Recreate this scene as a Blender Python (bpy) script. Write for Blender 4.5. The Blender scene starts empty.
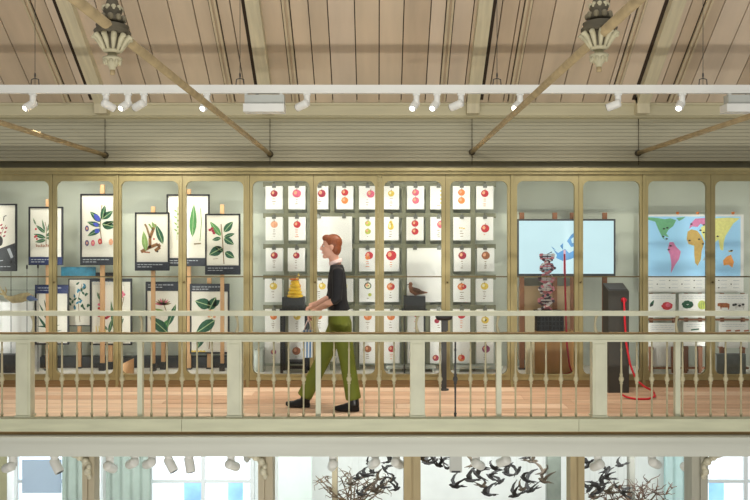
import bpy, math, random
from mathutils import Vector, Matrix
random.seed(7)
SC = bpy.context.scene
COL = SC.collection
PI = math.pi

# ------------------------------------------------------------------ camera, world, lights, exposure
F = 722.0; VX, VY, EYE = 377.0, 239.0, 1.7        # focal length in px, vanishing point, eye height
cam = bpy.data.cameras.new('camera'); cam_o = bpy.data.objects.new('camera', cam); COL.objects.link(cam_o)
cam.sensor_width = 36.0; cam.lens = F / 750 * 36
cam.shift_x = -2 / 750; cam.shift_y = -11 / 750
cam_o.location = (0, 0, EYE); cam_o.rotation_euler = (PI / 2, 0, 0)
SC.camera = cam_o
SC.view_settings.view_transform = 'Standard'; SC.view_settings.look = 'None'
SC.view_settings.exposure = 0.0; SC.view_settings.gamma = 1.0; SC.view_settings.use_curve_mapping = False

world = bpy.data.worlds.new('world'); SC.world = world; world.use_nodes = True
wn = world.node_tree.nodes
wn['Background'].inputs[0].default_value = (1.0, 0.99, 0.94, 1); wn['Background'].inputs[1].default_value = 0.36

def area(name, loc, target, sx, sy, power, color=(1, 1, 1)):
    l = bpy.data.lights.new(name, 'AREA'); l.shape = 'RECTANGLE'; l.size = sx; l.size_y = sy
    l.energy = power; l.color = color
    o = bpy.data.objects.new(name, l); COL.objects.link(o); o.location = loc
    o.rotation_euler = (Vector(target) - Vector(loc)).to_track_quat('-Z', 'Y').to_euler()
    return o
area('hall_uplight', (0, -1.2, -2.0), (0, 8.0, 3.9), 7.0, 0.3, 350, (1.0, 0.96, 0.88))
area('added_top_fill', (0, 2.6, 6.2), (0, 7.6, 0.3), 6.0, 1.6, 80, (1.0, 0.98, 0.93))  # added unseen area light, brightens the gallery from above
for k, x in enumerate((-3.7, -2.25, -0.75, 0.8, 2.35, 3.85)):
    area('added_vitrine_top', (x, 8.41, 2.425), (x, 8.80, 0.3), 1.35, 0.06, (6, 6, 3.5, 3.5, 1.2, 1.6)[k], (1.0, 0.985, 0.95))  # added area lights inside the cabinet tops, brighten the contents
for k, px in enumerate((-15, 52.5, 117.3, 182.2, 247.8, 313.5, 379.6, 445.6, 512, 578.8, 643.8, 710.8, 778)):      # added upright area lights hidden behind the door stiles, even out the vitrine light
    x = (px - VX) * 8.37 / F
    area('added_vitrine_side', (x, 8.37, 1.2), (x, 8.9, 1.2), 0.03, 2.1, (3.2, 3.2, 3.2, 3.2, 3.2, 3, 3, 3, 2.2, 1.6, 2.5, 2.5, 2.5)[k] * .92, (0.985, 0.99, 0.975))
for k, x in enumerate((-3.6, -1.2, 1.2, 3.6)):
    area('undercroft_light', (x, 8.0, -0.45), (x, 11.0, -2.2), 2.0, 0.5, 52, (0.93, 0.98, 1.0))
area('added_lower_fill', (0, 2.0, -2.6), (0, 8.0, -0.9), 6.0, 0.5, 22, (1.0, 0.99, 0.96))  # added unseen fill, brightens the fronts of the lamps under the gallery

# ------------------------------------------------------------------ helpers
def lin(h):
    h = h.lstrip('#'); out = []
    for i in (0, 2, 4):
        c = int(h[i:i + 2], 16) / 255
        out.append(c / 12.92 if c <= 0.04045 else ((c + 0.055) / 1.055) ** 2.4)
    return out

MATS = {}
def M(name, hexc, rough=0.6, var=0.10, scale=5.0, metal=0.0, stretch=(1, 1, 1), bump=0.0, emit=0.0, detail=4.0, albedo=None):
    if name in MATS: return MATS[name]
    m = bpy.data.materials.new(name); m.use_nodes = True; MATS[name] = m
    nt = m.node_tree; n = nt.nodes; L = nt.links
    b = n['Principled BSDF']; c = lin(hexc)
    b.inputs['Roughness'].default_value = rough; b.inputs['Metallic'].default_value = metal
    tc = n.new('ShaderNodeTexCoord'); mp = n.new('ShaderNodeMapping'); mp.inputs['Scale'].default_value = stretch
    no = n.new('ShaderNodeTexNoise'); no.inputs['Scale'].default_value = scale; no.inputs['Detail'].default_value = detail
    rp = n.new('ShaderNodeValToRGB')
    rp.color_ramp.elements[0].position = 0.3; rp.color_ramp.elements[1].position = 0.7
    rp.color_ramp.elements[0].color = [x * (1 - var) for x in c] + [1]
    rp.color_ramp.elements[1].color = [min(1, x * (1 + var)) for x in c] + [1]
    L.new(tc.outputs['Object'], mp.inputs['Vector']); L.new(mp.outputs[0], no.inputs['Vector'])
    L.new(no.outputs['Fac'], rp.inputs['Fac']); L.new(rp.outputs[0], b.inputs['Base Color'])
    if bump:
        bp = n.new('ShaderNodeBump'); bp.inputs['Strength'].default_value = bump; bp.inputs['Distance'].default_value = 0.01
        L.new(no.outputs['Fac'], bp.inputs['Height']); L.new(bp.outputs[0], b.inputs['Normal'])
    if emit:
        if albedo is not None:
            L.remove(b.inputs['Base Color'].links[0]); b.inputs['Base Color'].default_value = [x * albedo for x in c] + [1]
        L.new(rp.outputs[0], b.inputs['Emission Color']); b.inputs['Emission Strength'].default_value = emit
    return m

def glass_mat():
    m = bpy.data.materials.new('cabinet glass'); m.use_nodes = True
    nt = m.node_tree; n = nt.nodes; L = nt.links
    n.remove(n['Principled BSDF'])
    t = n.new('ShaderNodeBsdfTransparent'); t.inputs[0].default_value = (0.975, 0.985, 0.975, 1)
    g = n.new('ShaderNodeBsdfGlossy'); g.inputs['Roughness'].default_value = 0.03
    fr = n.new('ShaderNodeFresnel'); fr.inputs[0].default_value = 1.38
    mx = n.new('ShaderNodeMixShader')
    L.new(fr.outputs[0], mx.inputs[0]); L.new(t.outputs[0], mx.inputs[1]); L.new(g.outputs[0], mx.inputs[2])
    L.new(mx.outputs[0], n['Material Output'].inputs['Surface'])
    return m
GLASS = glass_mat()

def X(px, d): return (px - VX) * d / F
def Z(py, d): return EYE - (py - VY) * d / F
def P(px, py, d): return Vector((X(px, d), d, Z(py, d)))

class MB:
    """collects geometry in world coordinates; build() links it as one mesh object"""
    def __init__(s): s.v = []; s.f = []; s.mi = []; s.sm = []; s.mats = []
    def mid(s, m):
        if m not in s.mats: s.mats.append(m)
        return s.mats.index(m)
    def add(s, vs, fs, m, smooth=False):
        o = len(s.v); k = s.mid(m); s.v += [tuple(v) for v in vs]
        for f in fs: s.f.append([i + o for i in f]); s.mi.append(k); s.sm.append(smooth)
        return s
    def box(s, x0, x1, y0, y1, z0, z1, m):
        vs = [(x, y, z) for x in (x0, x1) for y in (y0, y1) for z in (z0, z1)]
        return s.add(vs, [(0, 1, 3, 2), (4, 6, 7, 5), (0, 4, 5, 1), (2, 3, 7, 6), (0, 2, 6, 4), (1, 5, 7, 3)], m)
    def pbox(s, px0, px1, py0, py1, d, t, m):   # box of a photo-sized face standing at depth d, thickness t behind it
        return s.box(X(px0, d), X(px1, d), d, d + t, Z(py1, d), Z(py0, d), m)
    def bar(s, a, b, w, h, m):                   # square bar between two points
        a = Vector(a); b = Vector(b); d = (b - a).normalized()
        up = Vector((0, 0, 1)) if abs(d.z) < 0.95 else Vector((0, 1, 0))
        r = d.cross(up).normalized() * w / 2; u = r.cross(d).normalized() * h / 2
        vs = [a - r - u, a + r - u, a + r + u, a - r + u, b - r - u, b + r - u, b + r + u, b - r + u]
        return s.add(vs, [(0, 3, 2, 1), (4, 5, 6, 7), (0, 1, 5, 4), (1, 2, 6, 5), (2, 3, 7, 6), (3, 0, 4, 7)], m)
    def tube(s, pts, rad, m, n=10, smooth=True, squash=1.0):
        pts = [Vector(p) for p in pts]; rad = rad if isinstance(rad, (list, tuple)) else [rad] * len(pts)
        vs = []; ref = None
        for i, p in enumerate(pts):
            t = (pts[min(i + 1, len(pts) - 1)] - pts[max(i - 1, 0)]).normalized()
            if ref is None:
                ref = Vector((0, 1, 0)) if abs(t.y) < 0.9 else Vector((1, 0, 0))
            a = t.cross(ref).normalized(); b = a.cross(t).normalized(); ref = b
            for k in range(n):
                an = 2 * PI * k / n
                vs.append(p + a * math.cos(an) * rad[i] + b * math.sin(an) * rad[i] * squash)
        fs = [(i * n + k, i * n + (k + 1) % n, (i + 1) * n + (k + 1) % n, (i + 1) * n + k) for i in range(len(pts) - 1) for k in range(n)]
        fs.append(tuple(range(n - 1, -1, -1))); fs.append(tuple((len(pts) - 1) * n + k for k in range(n)))
        return s.add(vs, fs, m, smooth)
    def lathe(s, prof, c, m, n=16, smooth=True, axis=None):
        c = Vector(c); vs = []
        q = Vector((0, 0, 1)).rotation_difference(Vector(axis).normalized()) if axis is not None else None
        for r, z in prof:
            for k in range(n):
                an = 2 * PI * k / n; v = Vector((r * math.cos(an), r * math.sin(an), z))
                vs.append(c + (q @ v if q else v))
        fs = [(i * n + k, i * n + (k + 1) % n, (i + 1) * n + (k + 1) % n, (i + 1) * n + k) for i in range(len(prof) - 1) for k in range(n)]
        fs.append(tuple(range(n - 1, -1, -1))); fs.append(tuple((len(prof) - 1) * n + k for k in range(n)))
        return s.add(vs, fs, m, smooth)
    def ell(s, c, r, m, n=14, rings=9, rot=None):
        c = Vector(c); vs = []
        for i in range(rings + 1):
            th = PI * i / rings
            for k in range(n):
                an = 2 * PI * k / n; q = max(math.sin(th), 0.001)
                v = Vector((r[0] * q * math.cos(an), r[1] * q * math.sin(an), r[2] * math.cos(th)))
                vs.append(c + (rot @ v if rot else v))
        fs = [(i * n + k, (i + 1) * n + k, (i + 1) * n + (k + 1) % n, i * n + (k + 1) % n) for i in range(rings) for k in range(n)]
        fs.append(tuple(range(n))); fs.append(tuple(rings * n + k for k in range(n - 1, -1, -1)))
        return s.add(vs, fs, m, True)
    def eloft(s, rows, m, n=18):                 # horizontal ellipses (centre, rx, ry)
        vs = []
        for c, rx, ry in rows:
            for k in range(n):
                an = 2 * PI * k / n; vs.append((c[0] + rx * math.cos(an), c[1] + ry * math.sin(an), c[2]))
        fs = [(i * n + k, i * n + (k + 1) % n, (i + 1) * n + (k + 1) % n, (i + 1) * n + k) for i in range(len(rows) - 1) for k in range(n)]
        fs.append(tuple(range(n - 1, -1, -1))); fs.append(tuple((len(rows) - 1) * n + k for k in range(n)))
        return s.add(vs, fs, m, True)
    def poly(s, pts, m):
        vs = [Vector(p) for p in pts]
        nrm = sum(((vs[i].x - vs[i - 1].x) * (vs[i].z + vs[i - 1].z) for i in range(len(vs))), 0.0)
        return s.add(vs, [tuple(range(len(vs)))], m)
    def build(s, name, parent=None, base=None, smooth_mod=None):
        me = bpy.data.meshes.new(name); me.from_pydata(s.v, [], s.f)
        for m in s.mats: me.materials.append(m)
        me.polygons.foreach_set('material_index', s.mi); me.polygons.foreach_set('use_smooth', s.sm)
        o = bpy.data.objects.new(name, me); COL.objects.link(o)
        if parent is not None:
            w = parent; off = Vector((0, 0, 0))
            while w is not None: off += w.location; w = w.parent
            me.transform(Matrix.Translation(-off)); o.parent = parent
        else:
            if base is None:
                xs = [v[0] for v in s.v]; ys = [v[1] for v in s.v]; zs = [v[2] for v in s.v]
                base = ((min(xs) + max(xs)) / 2, (min(ys) + max(ys)) / 2, min(zs))
            me.transform(Matrix.Translation(-Vector(base))); o.location = base
        me.update()
        return o

def tag(o, label, cat, group=None, kind=None):
    o['label'] = label; o['category'] = cat
    if group: o['group'] = group
    if kind: o['kind'] = kind
    return o
def thing(name, label, cat, loc, group=None):
    o = bpy.data.objects.new(name, None); COL.objects.link(o); o.location = loc; o.empty_display_size = 0.05
    return tag(o, label, cat, group)
def struct(mb, name, label=None, parent=None):
    o = mb.build(name, parent)
    if parent is None:
        o['kind'] = 'structure'
        if label: o['label'] = label
    return o

# flat painted shapes standing on a sheet at depth d (printed pictures); k = paint layer
def flat(mb, pts, d, m, k=1): mb.poly([P(x, y, d) - Vector((0, 0.0007 * k, 0)) for x, y in pts], m)
def dot(mb, cx, cy, rx, ry, d, m, k=1, n=14, wob=0.0):
    flat(mb, [(cx + rx * math.cos(2 * PI * i / n) * (1 + wob * math.sin(3 * i)), cy + ry * math.sin(2 * PI * i / n)) for i in range(n)], d, m, k)
def leaf(mb, x0, y0, x1, y1, w, d, m, k=1, rib=None):
    dx, dy = x1 - x0, y1 - y0; L = math.hypot(dx, dy) or 1; nx, ny = -dy / L, dx / L
    pr = [(0, 0), (.12, .55), (.3, .95), (.5, 1), (.7, .75), (.88, .35), (1, 0)]
    pts = [(x0 + dx * t + nx * w / 2 * q, y0 + dy * t + ny * w / 2 * q) for t, q in pr]
    pts += [(x0 + dx * t - nx * w / 2 * q, y0 + dy * t - ny * w / 2 * q) for t, q in pr[-2:0:-1]]
    flat(mb, pts, d, m, k)
    if rib: line(mb, [(x0, y0), (x1, y1)], max(0.3, w * .07), d, rib, k + 1)
def line(mb, pts, w, d, m, k=1):
    for (x0, y0), (x1, y1) in zip(pts[:-1], pts[1:]):
        dx, dy = x1 - x0, y1 - y0; L = math.hypot(dx, dy) or 1; nx, ny = -dy / L * w / 2, dx / L * w / 2
        flat(mb, [(x0 + nx, y0 + ny), (x1 + nx, y1 + ny), (x1 - nx, y1 - ny), (x0 - nx, y0 - ny)], d, m, k)

# ------------------------------------------------------------------ materials
m_plank = [M('ceiling plank a', '#CDBAA0', .75, .13, 1.1, stretch=(3, .5, .5)), M('ceiling plank b', '#C5B197', .75, .14, 1.3, stretch=(3, .5, .5)),
           M('ceiling plank c', '#D3C1AA', .75, .13, 1.0, stretch=(3, .5, .5))]
m_gap_shade = M('dark gap and shade line', '#3A2E22', .9, .1)
m_raft = M('rafter paint', '#CFC5A6', .6, .10, 4, stretch=(6, .6, .6))
m_beam = M('beam paint', '#C9C1A0', .6, .07, 3, stretch=(.5, 2, 5))
m_bead = M('beadboard paint', '#BEB9A0', .6, .05, 4, stretch=(.4, 1, 6))
m_groove = M('beadboard groove', '#AEA992', .7, .05)
m_cab = M('cabinet paint', '#94895F', .5, .10, 5, stretch=(2, 2, .7))
m_plin = M('plinth paint', '#7E6440', .6, .12, 5, stretch=(.6, 2, 3))
m_cabd = M('cabinet seam', '#6A5C3A', .7, .1)
m_inner = M('vitrine wall', '#C2C7B8', .7, .04, 2)
m_vfloor = M('vitrine floor', '#E9E4D8', .6, .03, 3)
m_floor = [M('floor board a', '#D8B698', .55, .14, 3, stretch=(.6, 5, 5)), M('floor board b', '#CBA688', .55, .14, 3, stretch=(.6, 5, 5)),
           M('floor board c', '#DFC2A6', .55, .12, 3, stretch=(.6, 5, 5))]
m_rail = M('railing paint', '#CACAB2', .5, .08, 6, stretch=(1, 1, .7))
m_bal = M('baluster paint', '#B5AC8C', .5, .15, 10)
m_fascia = M('fascia paint', '#C3C4A8', .6, .08, 5, stretch=(.5, 1, 4))
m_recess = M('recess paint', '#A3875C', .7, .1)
m_lband = M('lower beam paint', '#C8CABF', .6, .05, 3, stretch=(.3, 1, 4))
m_white = M('white enamel', '#EDEDE8', .35, .02)
m_wgrey = M('grey enamel', '#BFC2BC', .4, .04)
m_black = M('black', '#17161A', .5, .1)
m_char = M('charcoal', '#3B3D3E', .6, .1)
m_wood = M('easel wood', '#D6A878', .6, .12, 4, stretch=(4, 4, .5))
m_woodr = M('red brown wood', '#8C5C3C', .55, .15, 4, stretch=(4, 4, .5))
m_rod = M('tie rod paint', '#A5916C', .5, .2, 12)
m_pend = M('pendant paint', '#B9B294', .55, .22, 14)
m_pendb = M('pendant brown', '#7F765E', .55, .3, 14)
m_pendd = M('pendant dark', '#57503F', .7, .3, 14)  # paints shade on the unlit upper pendant and between its leaves; also rod fittings
m_paper = M('cream paper', '#E2DCCC', .7, .03, 3)
m_card = M('white card', '#E6E4DC', .7, .02, 3)
m_band = M('chart band', '#2C3038', .6, .08)
m_bandb = M('blue band', '#1B2A55', .5, .25, 9)
m_teal = M('mottled teal', '#2D7E99', .5, .4, 14)
m_lg = M('leaf green', '#4E8A4A', .7, .2, 30); m_dg = M('leaf dark green', '#23563B', .7, .25, 30)
m_yg = M('leaf yellow green', '#7E9B55', .7, .2, 30); m_rib = M('leaf rib', '#A9C089', .7, .1)
m_stem = M('stem brown', '#8E7350', .7, .2, 30); m_root = M('root brown', '#8A6038', .7, .3, 40)
m_blue = M('berry blue', '#4450B4', .6, .2, 30); m_plum = M('plum', '#5B4A72', .6, .2, 30)
m_red = M('fruit red', '#C22F37', .6, .25, 40); m_dred = M('fruit dark red', '#9E2437', .6, .25, 40); m_pink = M('fruit pink', '#D8637A', .6, .25, 40)
m_or = M('fruit orange', '#DE7F3F', .6, .25, 40); m_ye = M('fruit yellow', '#DDBE4E', .6, .2, 40); m_gr = M('fruit green', '#BCC258', .6, .2, 40)
m_peach = M('fruit peach', '#E0A27C', .6, .2, 40); m_br = M('fruit brown', '#A0603A', .6, .25, 40); m_pu = M('fruit purple', '#8C3F63', .6, .3, 40)
m_cream = M('fruit flesh', '#EEE3B4', .6, .1, 40); m_ink = M('ink', '#8E7C5C', .8, .1); m_inkl = M('pale lettering', '#B9BDC0', .8, .1)
m_inkd = M('dark ink', '#33302E', .8, .1)
m_clip = M('clip metal', '#77786F', .35, .1, metal=.6)
m_rack = M('rack metal', '#74745C', .5, .07)

# ================================================================== SETTING
D_R, D_C, D_W = 6.9, 8.3, 8.95
# gallery floor, boards along the gallery
mb = MB(); y = 6.86; i = 0
while y < 8.36:
    x = -6.0 - random.random() * 1.5
    while x < 6:
        w = 1.6 + random.random() * 1.2
        mb.box(max(x, -6), min(x + w - .004, 6), y, min(y + .188, 8.94), -.03, 0, m_floor[random.randrange(3)]); x += w
    y += .2; i += 1
mb.box(-6, 6, 6.84, 8.96, -.06, -.012, m_gap_shade)
struct(mb, 'floor', 'pinkish boarded floor of the upper gallery')
# fascia
mb = MB()
for x0, x1 in ((-6, X(183, 6.85) - .002), (X(183, 6.85) + .002, 1.9), (1.904, 6)):
    mb.box(x0, x1, 6.80, 6.90, Z(431, 6.82), .004, m_fascia)
struct(mb, 'trim_1', 'pale green timber edge of the gallery floor under the railing')
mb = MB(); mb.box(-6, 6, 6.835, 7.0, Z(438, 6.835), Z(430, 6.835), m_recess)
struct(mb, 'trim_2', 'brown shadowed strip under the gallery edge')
mb = MB(); mb.box(-6, 6, 6.76, 7.0, Z(456.6, 6.76), Z(441, 6.76), m_lband)
mb.box(-6, 6, 6.735, 7.0, Z(441, 6.74), Z(437.4, 6.74), m_lband)
struct(mb, 'trim_3', 'broad pale beam carrying the gallery')
mb = MB(); mb.box(-6, 6, 6.99, 11.2, -.36, -.30, m_wgrey)
struct(mb, 'ceiling_lower', 'plain ceiling under the gallery')
# back wall: vitrine lining below, beadboard above
mb = MB(); mb.box(-6, 6, D_W, D_W + .12, -.06, 2.47, m_inner)
zr = Z(161, D_W)
mb.box(-6, 6, D_W + .02, D_W + .12, zr, 3.9, m_groove); mb.box(-6, 6, D_W + .22, D_W + .30, 2.40, zr + .1, m_groove); mb.box(-6, 6, D_W + .1, D_W + .25, 2.40, 2.465, m_groove); mb.box(-6, 6, D_W + .1, D_W + .25, zr + .04, zr + .1, m_groove)
z = zr
while z < 3.3:
    mb.box(-6, 6, D_W, D_W + .03, z, z + .040, m_bead); z += .044
struct(mb, 'wall_back', 'grey horizontally boarded wall behind and above the cabinets')
# wall-top beam
DB = 8.8
mb = MB(); mb.box(-6, 6, DB, DB + .2, Z(115.5, DB), Z(102, DB) + .03, m_beam)
mb.box(-6, 6, DB - .02, DB + .1, Z(105, DB), Z(103, DB), m_beam)
mb.box(-6, 6, DB + .03, DB + .2, Z(117, DB), Z(115.5, DB), m_beam)
struct(mb, 'trim_4', 'cream wall beam on which the rafters land')
# ceiling
ZC, SL = Z(103, DB), .862
def cpt(x, d, off=0.0):      # point on the sloping ceiling, off = distance below it (perpendicular)
    nv = Vector((0, -SL, -1)).normalized()
    return Vector((x, d, ZC + (DB - d) * SL)) + nv * off
mb = MB()
gaps = sorted([X(p, DB) for p in (-95, -70, -42, -14, 13, 38, 84, 128, 151, 166, 192, 214, 247, 316, 333, 357, 379, 401, 425, 463, 488, 503, 535, 560, 582, 604, 655, 684, 706, 728, 752, 775, 800, 826)])
gaps = [-6] + gaps + [6]
for a, b in zip(gaps[:-1], gaps[1:]):
    m = m_plank[random.randrange(3)]
    q = [cpt(a + .006, 9.0), cpt(b - .006, 9.0), cpt(b - .006, 2.2), cpt(a + .006, 2.2)]
    q2 = [p + Vector((0, .03, .035)) for p in q]
    mb.add(q + q2, [(0, 1, 2, 3), (4, 7, 6, 5), (0, 4, 5, 1), (1, 5, 6, 2), (2, 6, 7, 3), (3, 7, 4, 0)], m)
q = [cpt(-6, 9.0, -.03), cpt(6, 9.0, -.03), cpt(6, 2.2, -.03), cpt(-6, 2.2, -.03)]; q2 = [p + Vector((0, .05, .06)) for p in q]
mb.add(q + q2, [(0, 1, 2, 3), (4, 7, 6, 5), (0, 4, 5, 1), (1, 5, 6, 2), (2, 6, 7, 3), (3, 7, 4, 0)], m_gap_shade)
ceil = struct(mb, 'ceiling', 'sloping ceiling of wide pinkish planks')
def slope_bar(name, xc, w, depth, mat, d0=8.78, d1=2.3, groove=False):
    mb = MB()
    def seg(xa, xb, dep, m):
        a = [cpt(xa, d0, 0), cpt(xb, d0, 0), cpt(xb, d0, dep), cpt(xa, d0, dep)]
        b = [cpt(xa, d1, 0), cpt(xb, d1, 0), cpt(xb, d1, dep), cpt(xa, d1, dep)]
        mb.add(a + b, [(0, 1, 2, 3), (4, 7, 6, 5), (0, 4, 5, 1), (1, 5, 6, 2), (2, 6, 7, 3), (3, 7, 4, 0)], m)
    if groove:
        seg(xc - w / 2, xc - w / 6, depth, mat); seg(xc + w / 6, xc + w / 2, depth, mat); seg(xc - w * .5, xc + w * .5, depth * .2, m_plank[1]); seg(xc - w * .66, xc - w * .52, .004, m_gap_shade); seg(xc + w * .52, xc + w * .66, .004, m_gap_shade)
    else:
        seg(xc - w / 2, xc + w / 2, depth, mat); mb.box(xc - w / 2, xc + w / 2, 8.68, 8.79, Z(113.5, 8.7), ZC + .06, mat); sg = 1 if 0 < xc < 2 else -1; ww = .04 + (depth * abs(xc) / 8 if sg * xc > 0 else 0); seg(*sorted((xc + sg * w / 2, xc + sg * (w / 2 + ww))), .006, m_gap_shade)  # flat dark strip along one edge paints the rafter's shadow line
    return struct(mb, name, parent=ceil)
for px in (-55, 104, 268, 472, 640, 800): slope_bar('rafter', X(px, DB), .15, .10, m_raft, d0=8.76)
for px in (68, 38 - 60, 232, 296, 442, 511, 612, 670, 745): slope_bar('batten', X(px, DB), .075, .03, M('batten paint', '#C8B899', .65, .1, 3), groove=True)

# cornice over the cabinets and their top board
mb = MB(); mb.box(-6, 6, 8.22, 8.34, Z(171, 8.25), Z(168, 8.25), m_cab); mb.box(-6, 6, 8.255, 8.34, Z(174, 8.28), Z(171, 8.28), m_cab)
mb.box(-6, 6, 8.33, D_W, 2.455, 2.49, m_cab)
struct(mb, 'trim_5', 'long moulded cornice along the cabinet tops')

# ------------------------------------------------------------------ lower floor
DL = 11.0
m_lw = M('lower wall white', '#EEF2EF', .7, .03); m_lk = M('lower wall khaki', '#C2C09A', .7, .06)
m_sky = M('window sky', '#8CBDEB', .5, .35, 1.6, emit=.85); m_day = M('window daylight', '#EAF3FA', .5, .04, 1, emit=.95)
m_frw = M('window frame white', '#E6ECEC', .5, .03)
mb = MB(); mb.box(-8, 8, 7.02, 11.4, -3.7, -3.6, M('lower floor', '#B9B3A6', .6, .1, 2)); mb.box(-8, 8, 0, 7.02, -3.7, -3.6, MATS['lower floor'])
struct(mb, 'floor_lower', 'ground floor of the hall')
mb = MB(); mb.box(-8, X(8, DL), DL, DL + .1, -3.6, -.36, m_lk); mb.box(X(8, DL), 8, DL, DL + .1, -3.6, -.36, m_lw)
struct(mb, 'wall_lower', 'white wall of the lower hall under the gallery')
def window(n, px0, px1, sashes, blues, ytop=486, label=''):
    mb = MB(); d = DL - .06
    for a, b in sashes: mb.pbox(a, b, 440, 560, d, .03, m_day)
    for a, b in blues: mb.pbox(a, b, ytop - 4, 560, d - .012, .02, m_sky)
    o = struct(mb, 'window_%d' % n, label)
    fr = MB(); f = d - .05
    for x in [px0] + [s[1] for s in sashes]: fr.pbox(x - 2, x + 2, 440, 560, f, .08, m_frw)
    fr.pbox(px0, px1, ytop - 6, ytop - 3, f + .006, .06, m_frw); fr.pbox(px0, px1, 520, 523, f + .006, .06, m_frw)
    fr.build('window_frame', o)
window(1, 150, 252, ((150, 203), (203, 252)), ((184, 201), (228, 243)), label='bright window with pale blue lower panes under the gallery')
window(2, 706, 800, ((706, 746), (746, 800)), ((709, 724), (750, 770)), label='bright window at the end of the lower hall')
window(3, 16, 64, ((16, 64),), (), label='pale blue window behind the lamp at the end of the lower hall')
# ================================================================== THINGS: gallery railing
DRX = 6.9
rail = thing('gallery_railing', 'pale painted railing of turned balusters, square posts and double rails along the gallery edge', 'railing', (0, DRX, 0))
mb = MB()
hz0, hz1 = Z(341.2, DRX), Z(334, DRX)
mb.box(-6, 6, DRX - .045, DRX + .045, hz0, hz0 + .02, m_rail); mb.box(-6, 6, DRX - .038, DRX + .038, hz0 + .02, hz1 - .02, m_rail)
mb.box(-6, 6, DRX - .058, DRX + .03, hz1 - .02, hz1, m_rail)
mb.build('handrail', rail)
mb = MB(); mb.box(-6, 6, DRX - .01, DRX + .05, hz1, hz1 + .012, m_recess); mb.build('rail_cap', rail)
mb = MB(); uz0, uz1 = Z(315.6, DRX), Z(311, DRX)
mb.box(-6, 6, DRX - .03, DRX + .03, uz0, uz1, m_rail); mb.build('top_rail', rail)
newel_px = (-160, 25.3, 235.3, 417.3, 598.5, 780)
for px in newel_px:
    mb = MB(); x = X(px, DRX); w = .069
    mb.box(x - w, x + w, DRX - .045, DRX + .045, 0, hz0, m_rail)
    mb.box(x - w + .02, x + w - .02, DRX - .053, DRX + .05, .03, hz0 - .02, m_rail)
    mb.box(x - w - .008, x + w + .008, DRX - .058, DRX + .058, 0, .022, m_rail)
    mb.build('newel_post', rail)
stay_px = (139.8, 318.2, 499, 678)
for px in stay_px:
    mb = MB(); x = X(px, DRX); mb.box(x - .024, x + .024, DRX + .0, DRX + .05, 0, hz0, m_rail); mb.build('stay_post', rail)
for px in (31.5, 139.8, 236, 318.2, 431 - 13, 499, 597, 678):
    mb = MB(); x = X(px, DRX); pts = []
    for t in range(9):
        u = t / 8; pts.append((x + .016 * math.sin(u * PI) * (1 if px < 300 else -1), DRX + .01, hz1 + (uz0 - hz1) * u))
    mb.tube(pts, [.022, .018, .014, .012, .010, .010, .012, .014, .018], m_bal, 8); mb.build('rail_bracket', rail)
# one baluster, then copies
def baluster_mb(x):
    h = hz0; q = .0096
    zk = Z(379, DRX)
    pr = [(.015, 0), (.015, .02), (.019, .024), (.019, .035), (.011, .045), (.0095, .08), (.013, .085), (.0095, .09), (.0125, zk - .10), (.014, zk - .05), (.022, zk - .045), (.022, zk - .035), (.014, zk - .03),
          (.027, zk - .018), (.034, zk), (.027, zk + .018), (.014, zk + .03), (.022, zk + .035), (.022, zk + .045), (.015, zk + .055), (.0125, zk + .11), (.0105, h - .10), (.0145, h - .09), (.0145, h - .075), (.010, h - .065), (.012, h)]
    return MB().lathe([(r * .74, z) for r, z in pr], (x, DRX, 0), m_bal, 10)
bal = None
bals = [2 - 15.1 * k for k in range(1, 4)] + [2, 47, 62, 77, 92, 107, 122, 151.5, 167, 182, 197, 212, 258.7, 273.8, 288.6, 303.6, 334, 349, 364, 379, 394, 440, 455.3, 470.5, 485.5, 515.5, 531, 546, 561, 576, 621.3, 636.8, 651.8, 667, 682.5, 696, 710.6, 725.6, 741, 756]
for px in bals:
    if bal is None:
        bal = baluster_mb(X(px, DRX)).build('baluster', rail); bx0 = X(px, DRX)
        bal.data.transform(Matrix.Translation((-bx0, 0, 0))); bal.location.x = bx0
    else:
        c = bal.copy(); COL.objects.link(c); c.parent = rail; c.location.x = X(px, DRX)
        if px == 455.3:
            c.data = bal.data.copy(); c.data.materials.clear(); c.data.materials.append(m_char); c['label'] = 'dark unpainted baluster'

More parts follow.
